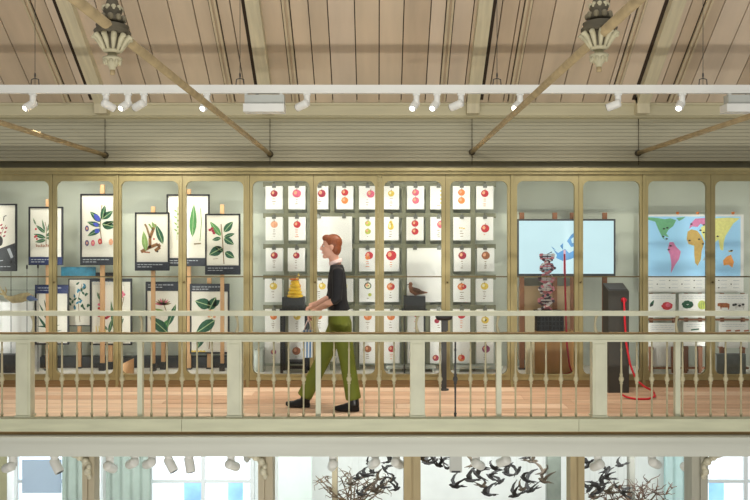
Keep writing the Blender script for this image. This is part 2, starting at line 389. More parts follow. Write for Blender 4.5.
# ------------------------------------------------------------------ cabinets
OPEN = [(-9.5, 49), (56, 113.5), (121, 178.5), (186, 243.5), (252.5, 310), (317, 375), (384, 441.5), (450, 507.5), (517, 574.5), (583, 640), (648, 706.5), (715, 772)]
BOUND = [-15, 117.3, 247.8, 379.6, 512, 643.8, 778]
SEAM = [52.5, 182.2, 313.5, 445.6, 578.8, 710.8]
ZT, ZB = Z(174, D_C), Z(380, D_C); OT, OB = Z(181, D_C), Z(374.4, D_C)
def frame_ring(mb, x0, x1, z0, z1, a0, a1, c0, c1, r, y0, y1, m, n=6):
    outer = [(x0, z0), (x1, z0), (x1, z1), (x0, z1)]
    cen = [(a0 + r, c0 + r), (a1 - r, c0 + r), (a1 - r, c1 - r), (a0 + r, c1 - r)]; st = [PI, 1.5 * PI, 0, .5 * PI]
    inner = [[(cx + r * math.cos(s + i * PI / 2 / n), cz + r * math.sin(s + i * PI / 2 / n)) for i in range(n + 1)] for (cx, cz), s in zip(cen, st)]
    fl = []; k = 0; vs = [p for p in outer]
    idx = []
    for arc in inner:
        idx.append(list(range(len(vs), len(vs) + n + 1))); vs += arc
    for c in range(4):
        for i in range(n): fl.append((c, idx[c][i + 1], idx[c][i]))
        c2 = (c + 1) % 4; fl.append((c, c2, idx[c2][0], idx[c][n]))
    N = len(vs); V = [(x, y0, z) for x, z in vs] + [(x, y1, z) for x, z in vs]
    fs = list(fl) + [tuple(N + i for i in reversed(f)) for f in fl]
    loop = [i for a in idx for i in a]
    for i in range(len(loop)):
        a, b = loop[i], loop[(i + 1) % len(loop)]; fs.append((a, b, N + b, N + a))
    for i in range(4): fs.append((i, N + i, N + (i + 1) % 4, (i + 1) % 4))
    mb.add(V, fs, m)
cab_lab = ['tall glazed cabinet with the long-tailed specimen and two plant charts, at the chart end', 'tall glazed cabinet holding the gnarled root and long leaf plant charts',
           'tall glazed cabinet with the yellow cone and fruit cards, behind the walking person', 'tall glazed cabinet with fruit cards and the small brown bird',
           'tall glazed cabinet holding the lit screen and spiral model', 'tall glazed cabinet holding the world map']
for u in range(6):
    x0, x1, xs = X(BOUND[u], D_C), X(BOUND[u + 1], D_C), X(SEAM[u], D_C)
    cb = thing('display_cabinet', cab_lab[u], 'cabinet', ((x0 + x1) / 2, D_C + .3, 0), 'glazed display cabinets along the gallery')
    mb = MB()
    mb.box(x0 + .001, x0 + .016, D_C - .012, D_C + .05, 0.0, ZT, m_cab); mb.build('corner_post', cb)
    mb = MB(); mb.box(x1 - .016, x1 - .001, D_C - .012, D_C + .05, 0.0, ZT, m_cab); mb.build('corner_post', cb)
    mb = MB(); mb.box(x0 + .016, x1 - .016, D_C - .004, D_C + .05, 0, ZB - .004, m_plin); mb.box(x0 + .016, x1 - .016, D_C - .02, D_C, 0, .03, m_plin); mb.build('plinth', cb)
    mb = MB(); mb.box(x0 + .002, x1 - .002, D_C + .05, D_W - .002, .10, .13, m_vfloor); mb.build('display_floor', cb)
    for a, b, (o0, o1) in ((x0 + .019, xs - .003, OPEN[2 * u]), (xs + .003, x1 - .019, OPEN[2 * u + 1])):
        dr = MB(); frame_ring(dr, a, b, ZB, ZT, X(o0, D_C), X(o1, D_C), OB, OT, .075, D_C, D_C + .038, m_cab)
        frame_ring(dr, X(o0, D_C) - .012, X(o1, D_C) + .012, OB - .012, OT + .012, X(o0, D_C), X(o1, D_C), OB, OT, .075, D_C - .007, D_C, m_cab)
        dr = dr.build('door', cb)
        g = MB(); g.box(X(o0, D_C) - .01, X(o1, D_C) + .01, D_C + .016, D_C + .020, OB - .01, OT + .01, GLASS); g.build('glass_pane', dr)
        g = MB(); zc = Z(276.8, D_C); g.box(X(o0, D_C), X(o1, D_C), D_C + .012, D_C + .022, zc - .007, zc + .007, m_cabd); g.build('glazing_bar', dr)
    mb = MB(); z = Z(282, D_C); mb.lathe([(.012, 0), (.012, .006), (.005, .008), (.005, .012)], (xs + .02, D_C - .001, z), m_cabd, 8, axis=(0, -1, 0)); mb.build('lock', cb)
    mb = MB(); mb.box(xs - .003, xs + .003, D_C + .01, D_C + .03, ZB, ZT, m_cabd); mb.build('door_stop', cb)

# ------------------------------------------------------------------ fruit cards and their rack
D_K = 8.62
def K(v, d0, d1): return VX + (v - VX) * d0 / d1
rack = thing('card_rack', 'olive metal rack of posts and rails carrying the fruit cards', 'rack', (X(380, D_K), D_K + .03, .13))
for px in (286, 309, 332, 357, 381, 404, 428, 451, 473):
    mb = MB(); mb.box(X(px - 2.3, D_K), X(px + 2.3, D_K), D_K + .02, D_K + .05, .13, Z(183, D_K), m_rack); mb.build('rack_post', rack)
ROWY = [186, 217, 248, 278.7, 309, 340]; COLX = [265.3, 288.3, 311, 335.6, 359, 383.3, 407, 430, 453.2, 476.5]
for y in ROWY:
    mb = MB(); mb.box(X(263, D_K), X(496, D_K), D_K + .012, D_K + .02, Z(y + 1, D_K), Z(y - 4, D_K), m_rack); mb.build('rack_rail', rack)
R, DR, PK, O, Y, G, PE, B, PU, C = m_red, m_dred, m_pink, m_or, m_ye, m_gr, m_peach, m_br, m_pu, m_cream
one = lambda m, r=3.6, dx=0, dy=7.5: [(dx, dy, r, m)]
two = lambda m, m2, r=3.5: [(0, 6.5, r, m), (0, 14.5, r, m2)]
CARDS = {
 (0, 0): ('one dark red apple', one(DR)), (0, 1): ('one large pinkish red apple', one(PK, 4.3)), (0, 2): ('a dark red apple behind the stile', one(DR, 4, 2)),
 (0, 3): ('a red apple above an orange one', two(R, O)), (0, 4): ('one peach-coloured fruit off centre', one(PK, 4, 3, 8)), (0, 5): ('one small yellow fruit', one(Y, 3.2)),
 (0, 6): ('two pink apples one above the other', two(PK, PK)), (0, 7): ('a column of tiny yellow marks', [(2, 5 + 4 * i, .9, Y) for i in range(4)]), (0, 8): ('two orange red apples one above the other', two(O, O)), (0, 9): ('one bright red apple over writing', one(R, 3.8)),
 (1, 0): ('one pale peach fruit', one(PE)), (1, 1): ('one red apple', one(R)), (1, 4): ('two yellow green fruits', two(G, G, 3)), (1, 5): ('one yellow pear', [(0, 8, 2.6, Y), (0, 5.4, 1.7, Y), (0, 10, 3, Y)]),
 (1, 6): ('two red apples one above the other', two(R, R)), (1, 7): ('a pink red apple behind the stile', one(PK, 4, 2)), (1, 8): ('only a few faint ochre marks', [(-2, 11, .8, Y), (0, 11, .8, Y), (2, 11.5, .8, Y)]), (1, 9): ('one bright red apple in the middle', one(R, 4.2, .5, 11.5)),
 (2, 0): ('one crimson apple over two marks', one(DR)), (2, 1): ('one deep crimson apple over ochre spots', one(DR, 3.3)), (2, 4): ('one orange red fruit high up', [(1.5, 7.5, 4, R), (0, 9.5, 2.4, O)]), (2, 5): ('one very large red apple', one(R, 5.2)),
 (2, 8): ('one pink red apple with stalk below', one(DR, 4)), (2, 9): ('one orange brown apple', one(B, 4.2)),
 (3, 0): ('one yellow pear above dark seeds', one(Y, 3.8)), (3, 1): ('one golden fruit behind the yellow cone', one(O, 3.6)), (3, 2): ('one golden fruit beside the person', one(Y, 3.6, 3)), (3, 3): ('a faint grey drawing behind the person', one(C, 3)),
 (3, 4): ('one halved green fruit with a dark core', [(0, 7, 3.6, m_dg), (0, 7, 2.6, C), (0, 7, .9, m_dg), (2, 16, 1.8, G)]), (3, 5): ('one orange and red apple', [(0, 8, 4, O), (1.4, 8, 2.6, R)]), (3, 8): ('one orange fruit beside a red one', [(-.6, 8, 3.8, O), (2, 8, 2.6, R)]), (3, 9): ('one yellow fruit above an ochre seed', one(Y, 3.8)),
 (4, 0): ('one orange fruit over seeds', one(O, 3.4)), (4, 1): ('one ochre fruit beneath the black box', one(Y, 3.6)), (4, 2): ('one ochre fruit behind the pink hand', one(O, 3)), (4, 3): ('one pale fruit hidden by the green trousers', one(PE, 3)),
 (4, 4): ('one orange russet apple', one(O, 4)), (4, 5): ('one orange red apple between the rails', one(O, 4)), (4, 6): ('one red apple under the bird box', one(R, 3.6, 1, 5)), (4, 7): ('one dark fruit behind the black stand head', one(DR, 2.5, -2, 12)), (4, 8): ('one crimson apple between the two rails', one(R, 4, 0, 6)), (4, 9): ('one yellow fruit with a black core', [(0, 11, 3.8, Y), (0, 11, 1.5, m_inkd)]),
 (5, 0): ('one dull pink fruit', one(PU, 2.8, 0, 12)), (5, 1): ('one large russet brown apple', one(B, 4.2, 0, 11)), (5, 2): ('one pale red fruit behind the striped bag', one(PK, 3, 0, 10)), (5, 3): ('one faded fruit behind the legs', one(PE, 3, 0, 10)),
 (5, 4): ('one brick red apple below the handrail', one(B, 3.6, 0, 9)), (5, 5): ('one carmine apple below the handrail', one(R, 3.4, 0, 9)), (5, 6): ('one small fruit beside the square railing post', one(O, 3, 0, 12)), (5, 7): ('one red apple low down beside the pole', one(DR, 3.2, -3, 18)), (5, 8): ('one red and yellow apple low down', [(0, 18, 3.6, O), (.8, 17.3, 2.2, R)]), (5, 9): ('one mauve red apple', one(PU, 4, 1, 9)),
}
ROWN = ['top row', 'second row', 'third row', 'fourth row', 'fifth row', 'bottom row']
ORD = ['first', 'second', 'third', 'fourth', 'fifth', 'sixth', 'seventh', 'eighth', 'ninth', 'tenth']
def card(px0, px1, py0, py1, fruits, label, clips, scrib=True):
    mb = MB(); mb.pbox(px0, px1, py0, py1, D_K, .006, m_card); cx = (px0 + px1) / 2; low = 0
    for i, (dx, dy, r, m) in enumerate(fruits):
        dot(mb, cx + dx, py0 + dy, r, r * .95, D_K, m, 1 + i, wob=.03)
        if r > 2.5:
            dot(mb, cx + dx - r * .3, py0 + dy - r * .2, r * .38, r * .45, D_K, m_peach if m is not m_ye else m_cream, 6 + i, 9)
            line(mb, [(cx + dx, py0 + dy - r * .7), (cx + dx + .3, py0 + dy - r * 1.25)], .5, D_K, m_stem, 12)
        low = max(low, dy + r)
    if scrib and low < 18:
        y = py0 + low + 1.8
        while y < py0 + 20:
            w = random.uniform(.6, 2.2); line(mb, [(cx - w, y), (cx + w * random.uniform(.2, 1), y)], .6, D_K, m_ink if fruits and fruits[0][3] not in (R,) else m_or, 2); y += random.uniform(1.8, 2.8)
    o = mb.build('fruit_card')
    tag(o, label, 'card', 'fruit cards on the rack')
    for c in clips:
        cl = MB(); cl.pbox(c - 2, c + 2, py0 - 1.8, py0 + 1.8, D_K - .008, .008, m_clip); cl.tube([P(c, py0 - 1.6, D_K - .005), P(c, py0 - 3.4, D_K + .008)], .008, m_clip, 6); cl.build('clip', o)
    return o
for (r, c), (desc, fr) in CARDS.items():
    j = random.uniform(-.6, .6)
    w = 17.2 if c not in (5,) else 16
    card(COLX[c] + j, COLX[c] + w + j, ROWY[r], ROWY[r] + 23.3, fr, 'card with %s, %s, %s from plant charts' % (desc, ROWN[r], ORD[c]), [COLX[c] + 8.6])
big = card(311, 352, 216.5, 271.5, [], 'large plain white sheet behind the head of the walking person', [319, 344], False); big.name = 'white_sheet'; big['category'] = 'sheet'; big['group'] = 'large white sheets'
big = card(407, 447, 248, 302, [], 'large plain white sheet behind the small brown bird', [415, 439], False); big.name = 'white_sheet'; big['category'] = 'sheet'; big['group'] = 'large white sheets'

# ------------------------------------------------------------------ botanical charts on wooden posts
def chart(x0, y0, x1, y1, d, label, draw, band='bottom', band_h=8, bmat=None, name='plant_chart', fw=1.3):
    base = (X((x0 + x1) / 2, d), d, Z(y1, d))
    t = thing(name, label, 'chart', base, 'framed botanical charts')
    pa = MB(); pa.pbox(x0, x1, y0, y1, d, .014, m_paper); draw(pa, d); pa.build('printed_sheet', t)
    fr = MB(); o = .010
    fr.pbox(x0 - .2, x0 + fw, y0, y1, d - o, .022, m_black); fr.pbox(x1 - fw, x1 + .2, y0, y1, d - o, .022, m_black)
    fr.pbox(x0, x1, y0 - .3, y0 + fw, d - o, .022, m_black); fr.pbox(x0, x1, y1 - fw, y1 + .2, d - o, .022, m_black)
    fr.build('frame', t)
    if band:
        b = MB(); ya, yb = (y1 - band_h, y1 - fw * .2) if band == 'bottom' else (y0 + .3, y0 + band_h)
        b.pbox(x0 + .2, x1 - .2, ya, yb, d - .011, .008, bmat or m_band)
        for k in range(2):
            xx = x0 + 2.5
            while xx < x0 + (x1 - x0) * (.75 if k == 0 else .45):
                w = random.uniform(1.5, 4); line(b, [(xx, ya + 2.6 + 2.3 * k), (min(xx + w, x1 - 3), ya + 2.6 + 2.3 * k)], .7, d - .011, m_inkl, 1); xx += w + .8
        b.build('caption_band', t)
    return t
def dr_dark(mb, d):
    flat(mb, [(-18, 255), (15, 243), (15, 270), (-18, 270)], d, m_char, 1)
    dot(mb, 0, 241, 3, 5, d, m_inkd, 2); flat(mb, [(7, 249), (10, 248), (13.5, 257), (11, 258.5)], d, m_inkl, 3)
    for x, y in ((1, 229), (4, 233), (-1, 234), (5, 229), (3, 237), (0, 226)): leaf(mb, x, y, x + 2.6, y - 2, 1.7, d, m_dred, 2)
    line(mb, [(3.5, 221), (4, 216.5), (6.5, 215.5)], .8, d, m_inkd, 2); line(mb, [(-2, 243), (3, 230), (6, 225)], .6, d, m_stem, 1)
    line(mb, [(-2, 261), (3, 260.4)], .7, d, m_inkl, 4)
def dr_orchid(mb, d):
    line(mb, [(46, 245), (46.5, 228), (45, 222)], .7, d, m_stem, 1)
    for a in ((46, 238, 33.5, 234, 4), (46, 236, 55, 231, 3.6), (45, 233, 36, 225, 3.4), (46, 240, 35, 242, 3.6), (45, 232, 42, 219, 2), (47, 232, 52, 217, 2), (46, 238, 58, 239, 3.4), (36, 225, 33, 218, 1.4)): leaf(mb, *a, d, m_dg, 2, m_rib)
    for x, y in ((36, 229), (37, 239), (36.5, 236), (35, 237)): dot(mb, x, y, 1, 1.2, d, m_red, 3, 8)
    for i in range(9): line(mb, [(36 + i * 1.7, 244 + (i % 3) * .6), (37 + i * 1.7, 247)], .8, d, m_br, 2)
def dr_berry(mb, d):
    line(mb, [(102, 244), (100, 228), (102, 205)], .9, d, m_stem, 1)
    for a in ((101, 222, 90, 211.5, 6), (101, 226, 87, 222, 5), (101, 229, 87.5, 236, 5.5), (102, 220, 105, 205, 5.5), (102, 219, 113, 211, 6.5), (102, 224, 115, 227, 8.5), (104, 226, 114, 221, 5)): leaf(mb, *a, d, m_dg, 2, m_rib)
    for a in ((100, 221, 94, 214, 5), (99, 226, 93, 223, 3.5), (99, 229, 95, 233, 4.5)): leaf(mb, *a, d, m_blue, 5)
    for x, y, m in ((87, 228.5, m_plum), (87, 243, m_plum), (93, 243, m_pink), (100, 241.5, m_red), (111, 242, m_red)): dot(mb, x, y, 2, 3, d, m, 3); dot(mb, x, y, .8, 1.4, d, m_peach, 4, 8)
    dot(mb, 111, 242, 2.2, 3.2, d, m_peach, 5)
def dr_root(mb, d):
    line(mb, [(141, 252), (148, 248), (158, 244), (160, 247), (155, 251)], 3.2, d, m_root, 2); line(mb, [(150, 248), (150, 238), (153, 230), (155, 224)], 3, d, m_root, 2)
    line(mb, [(150, 238), (147, 228), (145, 224)], 2, d, m_stem, 2); line(mb, [(153, 230), (149, 224)], 1.6, d, m_yg, 2)
    leaf(mb, 146, 251, 143.5, 231, 6, d, m_yg, 3, m_rib); leaf(mb, 163, 244, 156, 224.5, 6.5, d, m_dg, 3, m_rib); leaf(mb, 155, 228, 152, 222, 3, d, m_yg, 3)
    line(mb, [(143, 252), (150, 252.5)], 1.4, d, m_br, 3); dot(mb, 157.5, 251.5, 1, 1, d, m_inkd, 3, 8); dot(mb, 154, 239, 1, 1, d, m_red, 4, 8)
def dr_long(mb, d):
    leaf(mb, 192.4, 237, 194, 204, 7, d, m_lg, 2, m_rib)
    line(mb, [(200, 241), (201.5, 222), (200.5, 208)], .7, d, m_yg, 2); line(mb, [(194, 244), (201, 243.5)], 1.4, d, m_ink, 2)
    for i in range(8): leaf(mb, 177, 212 + i * 3.2, 174 + (i % 2) * 5.5, 209.5 + i * 3.2, 1.5, d, m_yg, 2)
    line(mb, [(177, 240), (177.5, 207)], .6, d, m_yg, 1)
def dr_ficus(mb, d):
    line(mb, [(224, 264), (222.5, 240), (221, 224)], 1, d, m_stem, 1)
    for a, m in (((221, 236, 210, 221.5, 6), m_lg), ((224, 232, 233, 221.5, 7), m_dg), ((224, 237, 235, 233.5, 4), m_dg), ((224, 238, 234, 244.5, 6.5), m_dg), ((221, 238, 212, 240, 4), m_dg), ((222, 248, 209, 255, 9.5), m_dg), ((223, 252, 215, 246, 6), m_dg), ((225, 252, 234.5, 258, 7), m_dg)): leaf(mb, *a, d, m, 2, m_rib)
    for x, y in ((210, 230), (213, 231), (212, 228.5), (214, 233)): dot(mb, x, y, 1.6, 1.4, d, m_dred, 4, 8)
    line(mb, [(213, 259), (218, 258.6)], .5, d, m_ink, 2)
def dr_grass(mb, d):
    line(mb, [(48, 332), (48, 305)], .6, d, m_stem, 1)
    for a in ((48, 330, 38, 316, 2.6), (48, 330, 58, 312, 2.6), (48, 322, 39, 303, 1.8), (48, 322, 57, 306, 1.8), (48, 315, 44, 299, 1.5), (48, 327, 37, 326, 1.5), (48, 327, 60, 325, 1.5), (50, 333, 62, 330, 1.4)): leaf(mb, *a, d, m_dg, 2)
def dr_twig(mb, d):
    line(mb, [(80, 322), (78, 300), (82, 284)], .6, d, m_stem, 1); random.seed(3)
    for i in range(26):
        x, y = random.uniform(71, 88), random.uniform(284, 310); an = random.uniform(-2.6, -.4)
        leaf(mb, x, y, x + 4.4 * math.cos(an), y + 4.4 * math.sin(an), 2, d, m_dg if i % 3 else m_teal, 2 + i % 4)
def dr_flower(mb, d):
    line(mb, [(104, 333), (101, 310), (99, 293)], .8, d, m_stem, 1); line(mb, [(114, 333), (120, 315), (124, 297)], .8, d, m_stem, 1)
    for i in range(13): dot(mb, 101.5 + math.sin(i * 2.1) * 2.4, 302 + i * 1.25, 1.8, 1.4, d, m_red if i % 2 else m_pink, 2 + i % 3, 8)
    for i in range(5): dot(mb, 103 + i * 1.7, 316.5 + math.sin(i) * 1.6, 1.7, 1.5, d, m_red, 3, 8)
    for i in range(4): dot(mb, 122 + math.cos(i * 1.6) * 2, 294.5 + math.sin(i * 1.6) * 2, 1.6, 1.5, d, m_pink, 3, 8)
    for a in ((108, 330, 100, 323, 3), (109, 333, 112, 319, 3.6), (114, 330, 111, 300, 3.4), (116, 330, 124, 318, 4), (100, 300, 97, 292, 2), (100, 300, 103, 293, 2)): leaf(mb, *a, d, m_dg, 4, m_rib)
    for i in range(4): line(mb, [(96 + i * 3, 326), (96.5 + i * 3, 332)], .8, d, m_ye, 2)
def dr_gardenia(mb, d):
    line(mb, [(167, 333), (169, 318), (164, 305)], .9, d, m_stem, 1)
    leaf(mb, 168, 333, 150, 317, 11, d, m_dg, 3, m_rib); leaf(mb, 168, 326, 176, 304, 6, d, m_dg, 3, m_rib); leaf(mb, 162, 330, 171, 318, 6, d, m_lg, 2, m_rib)
    for i in range(9): an = -2.9 + i * .33; leaf(mb, 163, 305, 163 + 9 * math.cos(an), 305 + 7 * math.sin(an), 1.8, d, m_pink if i % 3 == 0 else m_stem, 3)
    leaf(mb, 154, 309, 165, 311, 2, d, m_yg, 3)
def dr_magnolia(mb, d):
    line(mb, [(209, 349), (212, 320), (209, 303)], 1, d, m_stem, 1)
    leaf(mb, 211, 306, 195, 301, 11, d, m_dg, 3, m_rib); leaf(mb, 209, 310, 216, 297, 9, d, m_dg, 3, m_rib); leaf(mb, 215, 320, 196, 333, 11, d, m_dg, 3, m_rib); leaf(mb, 212, 306, 220, 300, 6, d, m_dg, 3); leaf(mb, 203, 333, 197, 349, 8, d, m_dg, 3, m_rib)
    for i in range(9): dot(mb, 212 + math.cos(i * 2.4) * 4, 314 + math.sin(i * 2.4) * 3.6, 1.5, 1.2, d, m_peach if i % 2 else m_cream, 4, 8)
    for i in range(12): dot(mb, 192 + i * 3, 351.5, 1.6, 1.3, d, m_ye if i < 5 else m_paper, 2, 7)
chart(-20, 204, 16.3, 271, 8.55, 'dark chart with a black base and small red flowers, cut by the picture edge', dr_dark, 'bottom', 7, m_char)
chart(28.6, 207, 62.5, 265, 8.6, 'small chart of a grassy orchid with red fruits and a blue band', dr_orchid, 'bottom', 8, m_bandb)
chart(80.3, 194, 117, 265, 8.58, 'chart of blue-berried branch with a row of cut fruits', dr_berry, 'bottom', 8)
chart(135, 212.6, 169, 270.5, 8.55, 'chart of a gnarled brown root with two green leaves', dr_root, 'bottom', 8.5)
chart(166.6, 194.5, 209.2, 266, 8.66, 'tall chart of one long narrow green leaf', dr_long, 'bottom', 8)
chart(205.2, 214, 240, 274.5, 8.55, 'chart of a leafy branch with a dark red flower', dr_ficus, 'bottom', 9)
chart(35, 285, 68.5, 344.5, 8.64, 'lower chart of thin grassy leaves under a dark blue band', dr_grass, 'top', 8.5, m_bandb)
chart(68.5, 279, 90.3, 326, 8.74, 'narrow white chart of a twig with many small leaves', dr_twig, None, fw=.6)
chart(90.2, 278.8, 131.6, 345, 8.68, 'lower chart of red and pink flower spikes', dr_flower, 'top', 3)
chart(145.7, 282, 179.3, 342, 8.66, 'lower chart of one broad dark leaf and starry flowers', dr_gardenia, 'top', 9)
chart(190, 284, 229, 353.5, 8.70, 'lower chart of rounded magnolia leaves with a ragged yellow bottom edge', dr_magnolia, 'top', 7.5)
mb = MB(); mb.pbox(61, 95.5, 267, 276, 8.76, .012, m_teal)  # thin strip in mottled teal
tag(mb.build('teal_strip'), 'small teal strip below the berry chart', 'picture')
mb = MB(); mb.pbox(95.5, 117.5, 272.5, 276, 8.76, .012, m_black); tag(mb.build('caption_strip'), 'thin black caption strip below the berry chart', 'caption')
def easel(px, py_top, d, w, label, foot=False, mat=None, pegs=()):
    b = (X(px, d), d, .13); t = thing('wooden_post', label, 'post', b, 'wooden chart posts')
    h = w * d / F / 2; mb = MB(); mb.box(X(px, d) - h, X(px, d) + h, d + .003, d + .03, .19 if foot else .13, Z(py_top, d), mat or m_wood); mb.build('upright', t)
    f = MB(); f.box(X(px, d) - h - .008, X(px, d) + h + .008, d - .02, d + .05, .13, .22 if foot else .145, m_char); f.build('foot', t)
    return t
easel(47.5, 199, 8.63, 4, 'pale wooden post behind the grassy orchid chart')
easel(102, 184.5, 8.61, 4.2, 'brown wooden post behind the blue berry chart', True)
easel(152.8, 206.5, 8.58, 3.8, 'wooden post behind the gnarled root chart', True)
easel(188.3, 189, 8.69, 4.6, 'tall wooden post behind the long leaf chart')
easel(222, 204.5, 8.58, 3.6, 'pale wooden post in front of the rounded magnolia chart', True)
easel(79, 300, 8.77, 3.4, 'wooden post behind the narrow twig chart')
easel(110, 330, 8.70, 4, 'short wooden post behind the pink flower chart', True)
easel(163, 320, 8.69, 4, 'short wooden post behind the broad leaf chart', True)
easel(209, 278, 8.73, 4, 'short wooden post behind the rounded magnolia chart')
# riser blocks on the vitrine floor
def block(x0, x1, y0, d, dep, mat, name, label, cat, y1=None):
    mb = MB(); z0 = .13 if y1 is None else Z(y1, d)
    mb.box(X(x0, d), X(x1, d), d, d + dep, z0, Z(y0, d), mat); e = .006
    mb.box(X(x0, d) + e, X(x1, d) - e, d - .004, d, z0 + e, Z(y0, d) - e, mat)
    return tag(mb.build(name), label, cat)
m_acr = M('grey felt', '#9EA39A', .6, .06)
block(35, 117, 357, 8.80, .12, m_char, 'long_plinth', 'long charcoal plinth under the flower spike chart', 'plinth')
block(121, 244, 357, 8.80, .12, m_char, 'long_plinth', 'long charcoal plinth under the broad leaf and magnolia charts', 'plinth')
mb = MB(); w0 = P(117, 372, 8.5); mb.add([P(118, 366, 8.42), P(134, 358, 8.42), P(134, 374, 8.42), P(118, 374, 8.42), P(118, 366, 8.5), P(134, 358, 8.5), P(134, 374, 8.5), P(118, 374, 8.5)],
       [(0, 3, 2, 1), (4, 5, 6, 7), (0, 1, 5, 4), (1, 2, 6, 5), (2, 3, 7, 6), (3, 0, 4, 7)], m_wood)
tag(mb.build('wooden_wedge'), 'tan wooden wedge on the cabinet floor between two plant cabinets', 'wedge')
# specimen on white plinth with wire stand
block(-14, 33, 302, 8.62, .22, m_white, 'white_plinth', 'white plinth under the long-tailed specimen', 'plinth')
block(-8, 16, 355, 8.46, .12, m_char, 'grey_crate', 'dark grey crate in front of the white plinth', 'crate')
t = thing('wire_stand', 'wire stand of thin black rods rising above the white plinth', 'stand', (X(20, 8.55), 8.55, .13), None)
for i, (px, top) in enumerate(((-3, 262), (11, 262), (27, 267), (38, 266))):
    mb = MB(); mb.tube([P(px, 374, 8.55) * 1, P(px, top, 8.55)], .004, m_black, 6)
    mb.v = [(v[0], v[1], max(v[2], .13)) for v in mb.v]
    mb.ell(P(px, top, 8.55), (.012, .012, .03), m_black, 8, 6); mb.build('rod', t)
for yy in (277, 290):
    mb = MB(); mb.tube([P(-12, yy, 8.555), P(48, yy, 8.555)], .0025, m_black, 6); mb.build('cross_wire', t)
t = thing('stuffed_bird', 'long-tailed tan specimen with a dark blue head on the wire stand', 'bird', tuple(P(18, 301, 8.55)))
mt = M('tan feathers', '#AC9A6E', .7, .25, 20); mbl = M('blue grey feathers', '#55668A', .6, .2, 20)
mb = MB(); mb.tube([P(3, 290, 8.52), P(6, 297, 8.52), P(13, 299.5, 8.52), P(21, 298, 8.52), P(28, 296, 8.52), P(33, 297, 8.52)], [.006, .02, .045, .055, .045, .02], mt, 10, squash=.8); mb.build('body', t)
mb = MB(); mb.tube([P(26, 296.5, 8.52), P(31, 298, 8.52), P(34, 299, 8.52), P(38, 300, 8.52)], [.03, .04, .022, .003], mbl, 10); mb.build('head', t)
mb = MB()
for q in ((0, 286), (5, 286.5), (-2, 293)): mb.tube([P(5, 295, 8.52), P(q[0] + 1.5, (q[1] + 294) / 2, 8.52), P(q[0], q[1], 8.52)], [.012, .009, .003], mt, 6)
mb.build('tail', t)

# ------------------------------------------------------------------ yellow cone on its black stand
t = thing('yellow_cone', 'yellow ridged cone-shaped model with an orange cap, on a black box', 'model', tuple(P(295, 297.5, 8.5)))
m_yc = M('yellow glaze', '#F2C32C', .4, .15, 20); mb = MB(); c = P(295, 297.5, 8.5); pr = [(.001, 0)]
for i in range(5):
    z = i * .040; r = .096 - i * .011; pr += [(r * .74, z), (r * .96, z + .008), (r, z + .018), (r * .94, z + .030), (r * .72, z + .039)]
pr.append((.001, .205)); mb.lathe(pr, c, m_yc, 18); mb.build('ridged_body', t)
mb = MB(); c2 = c + Vector((-.01, 0, .214)); mb.ell(c2, (.062, .05, .012), m_or, 14, 6); mb.tube([c2 + Vector((.03, 0, .005)), c2 + Vector((.055, 0, .045)), c2 + Vector((.05, 0, .075))], [.014, .012, .002], m_ye, 8); mb.build('cap', t)
block(282, 304, 297.5, 8.44, .16, m_char, 'black_box', 'black box under the yellow cone', 'box', 309)
t = thing('black_table', 'slim black table carrying the black box and yellow cone', 'table', (X(293, 8.5), 8.5, .13))
mb = MB(); mb.pbox(279.5, 308, 309, 312, 8.42, .22, m_black); mb.build('table_top', t)
for px, dd in ((281.5, 8.43), (306, 8.43), (281.5, 8.61), (306, 8.61)):
    mb = MB(); xx = X(px, 8.43); mb.box(xx - .016, xx + .016, dd, dd + .03, .13, Z(312, 8.42), m_black); mb.build('leg', t)
t = thing('low_bench', 'low dark bench under the bottom fruit cards by the black table', 'bench', (X(296, 8.5), 8.5, .13))
mb = MB(); mb.pbox(287, 305, 361.5, 364, 8.45, .15, m_black); mb.pbox(287, 305, 367.5, 369, 8.46, .13, m_black); mb.build('boards', t)
for px in (288, 304):
    mb = MB(); mb.box(X(px, 8.45) - .01, X(px, 8.45) + .01, 8.45, 8.6, .13, Z(364, 8.45), m_black); mb.build('side', t)
t = thing('white_side_table', 'small white bench behind the legs of the walking person', 'bench', (X(326, 8.5), 8.5, .13))
mb = MB(); mb.pbox(310, 336, 358.5, 361.5, 8.44, .16, m_white); mb.build('table_top', t)
for px in (312, 334):
    mb = MB(); mb.box(X(px, 8.44) - .012, X(px, 8.44) + .012, 8.44, 8.6, .13, Z(361.5, 8.44), m_white); mb.build('leg', t)
m_clear = M('grey tray', '#AEB3A8', .3, .05)
block(254, 263, 350, 8.5, .2, m_clear, 'grey_riser', 'pale grey riser at the corner beside the first fruit card column', 'riser')
for x0, x1, lab in ((455, 503, 'long low grey tray under the last fruit card columns'), (386, 436, 'low grey tray under the fruit cards by the pole stand')):
    tag(MB().pbox(x0, x1, 366.5, 369, 8.5, .15, m_clear).box(X(x0 + 2, 8.5), X(x0 + 4, 8.5), 8.5, 8.64, .13, Z(369, 8.5), m_clear).box(X(x1 - 4, 8.5), X(x1 - 2, 8.5), 8.5, 8.64, .13, Z(369, 8.5), m_clear).build('display_tray'), lab, 'tray')
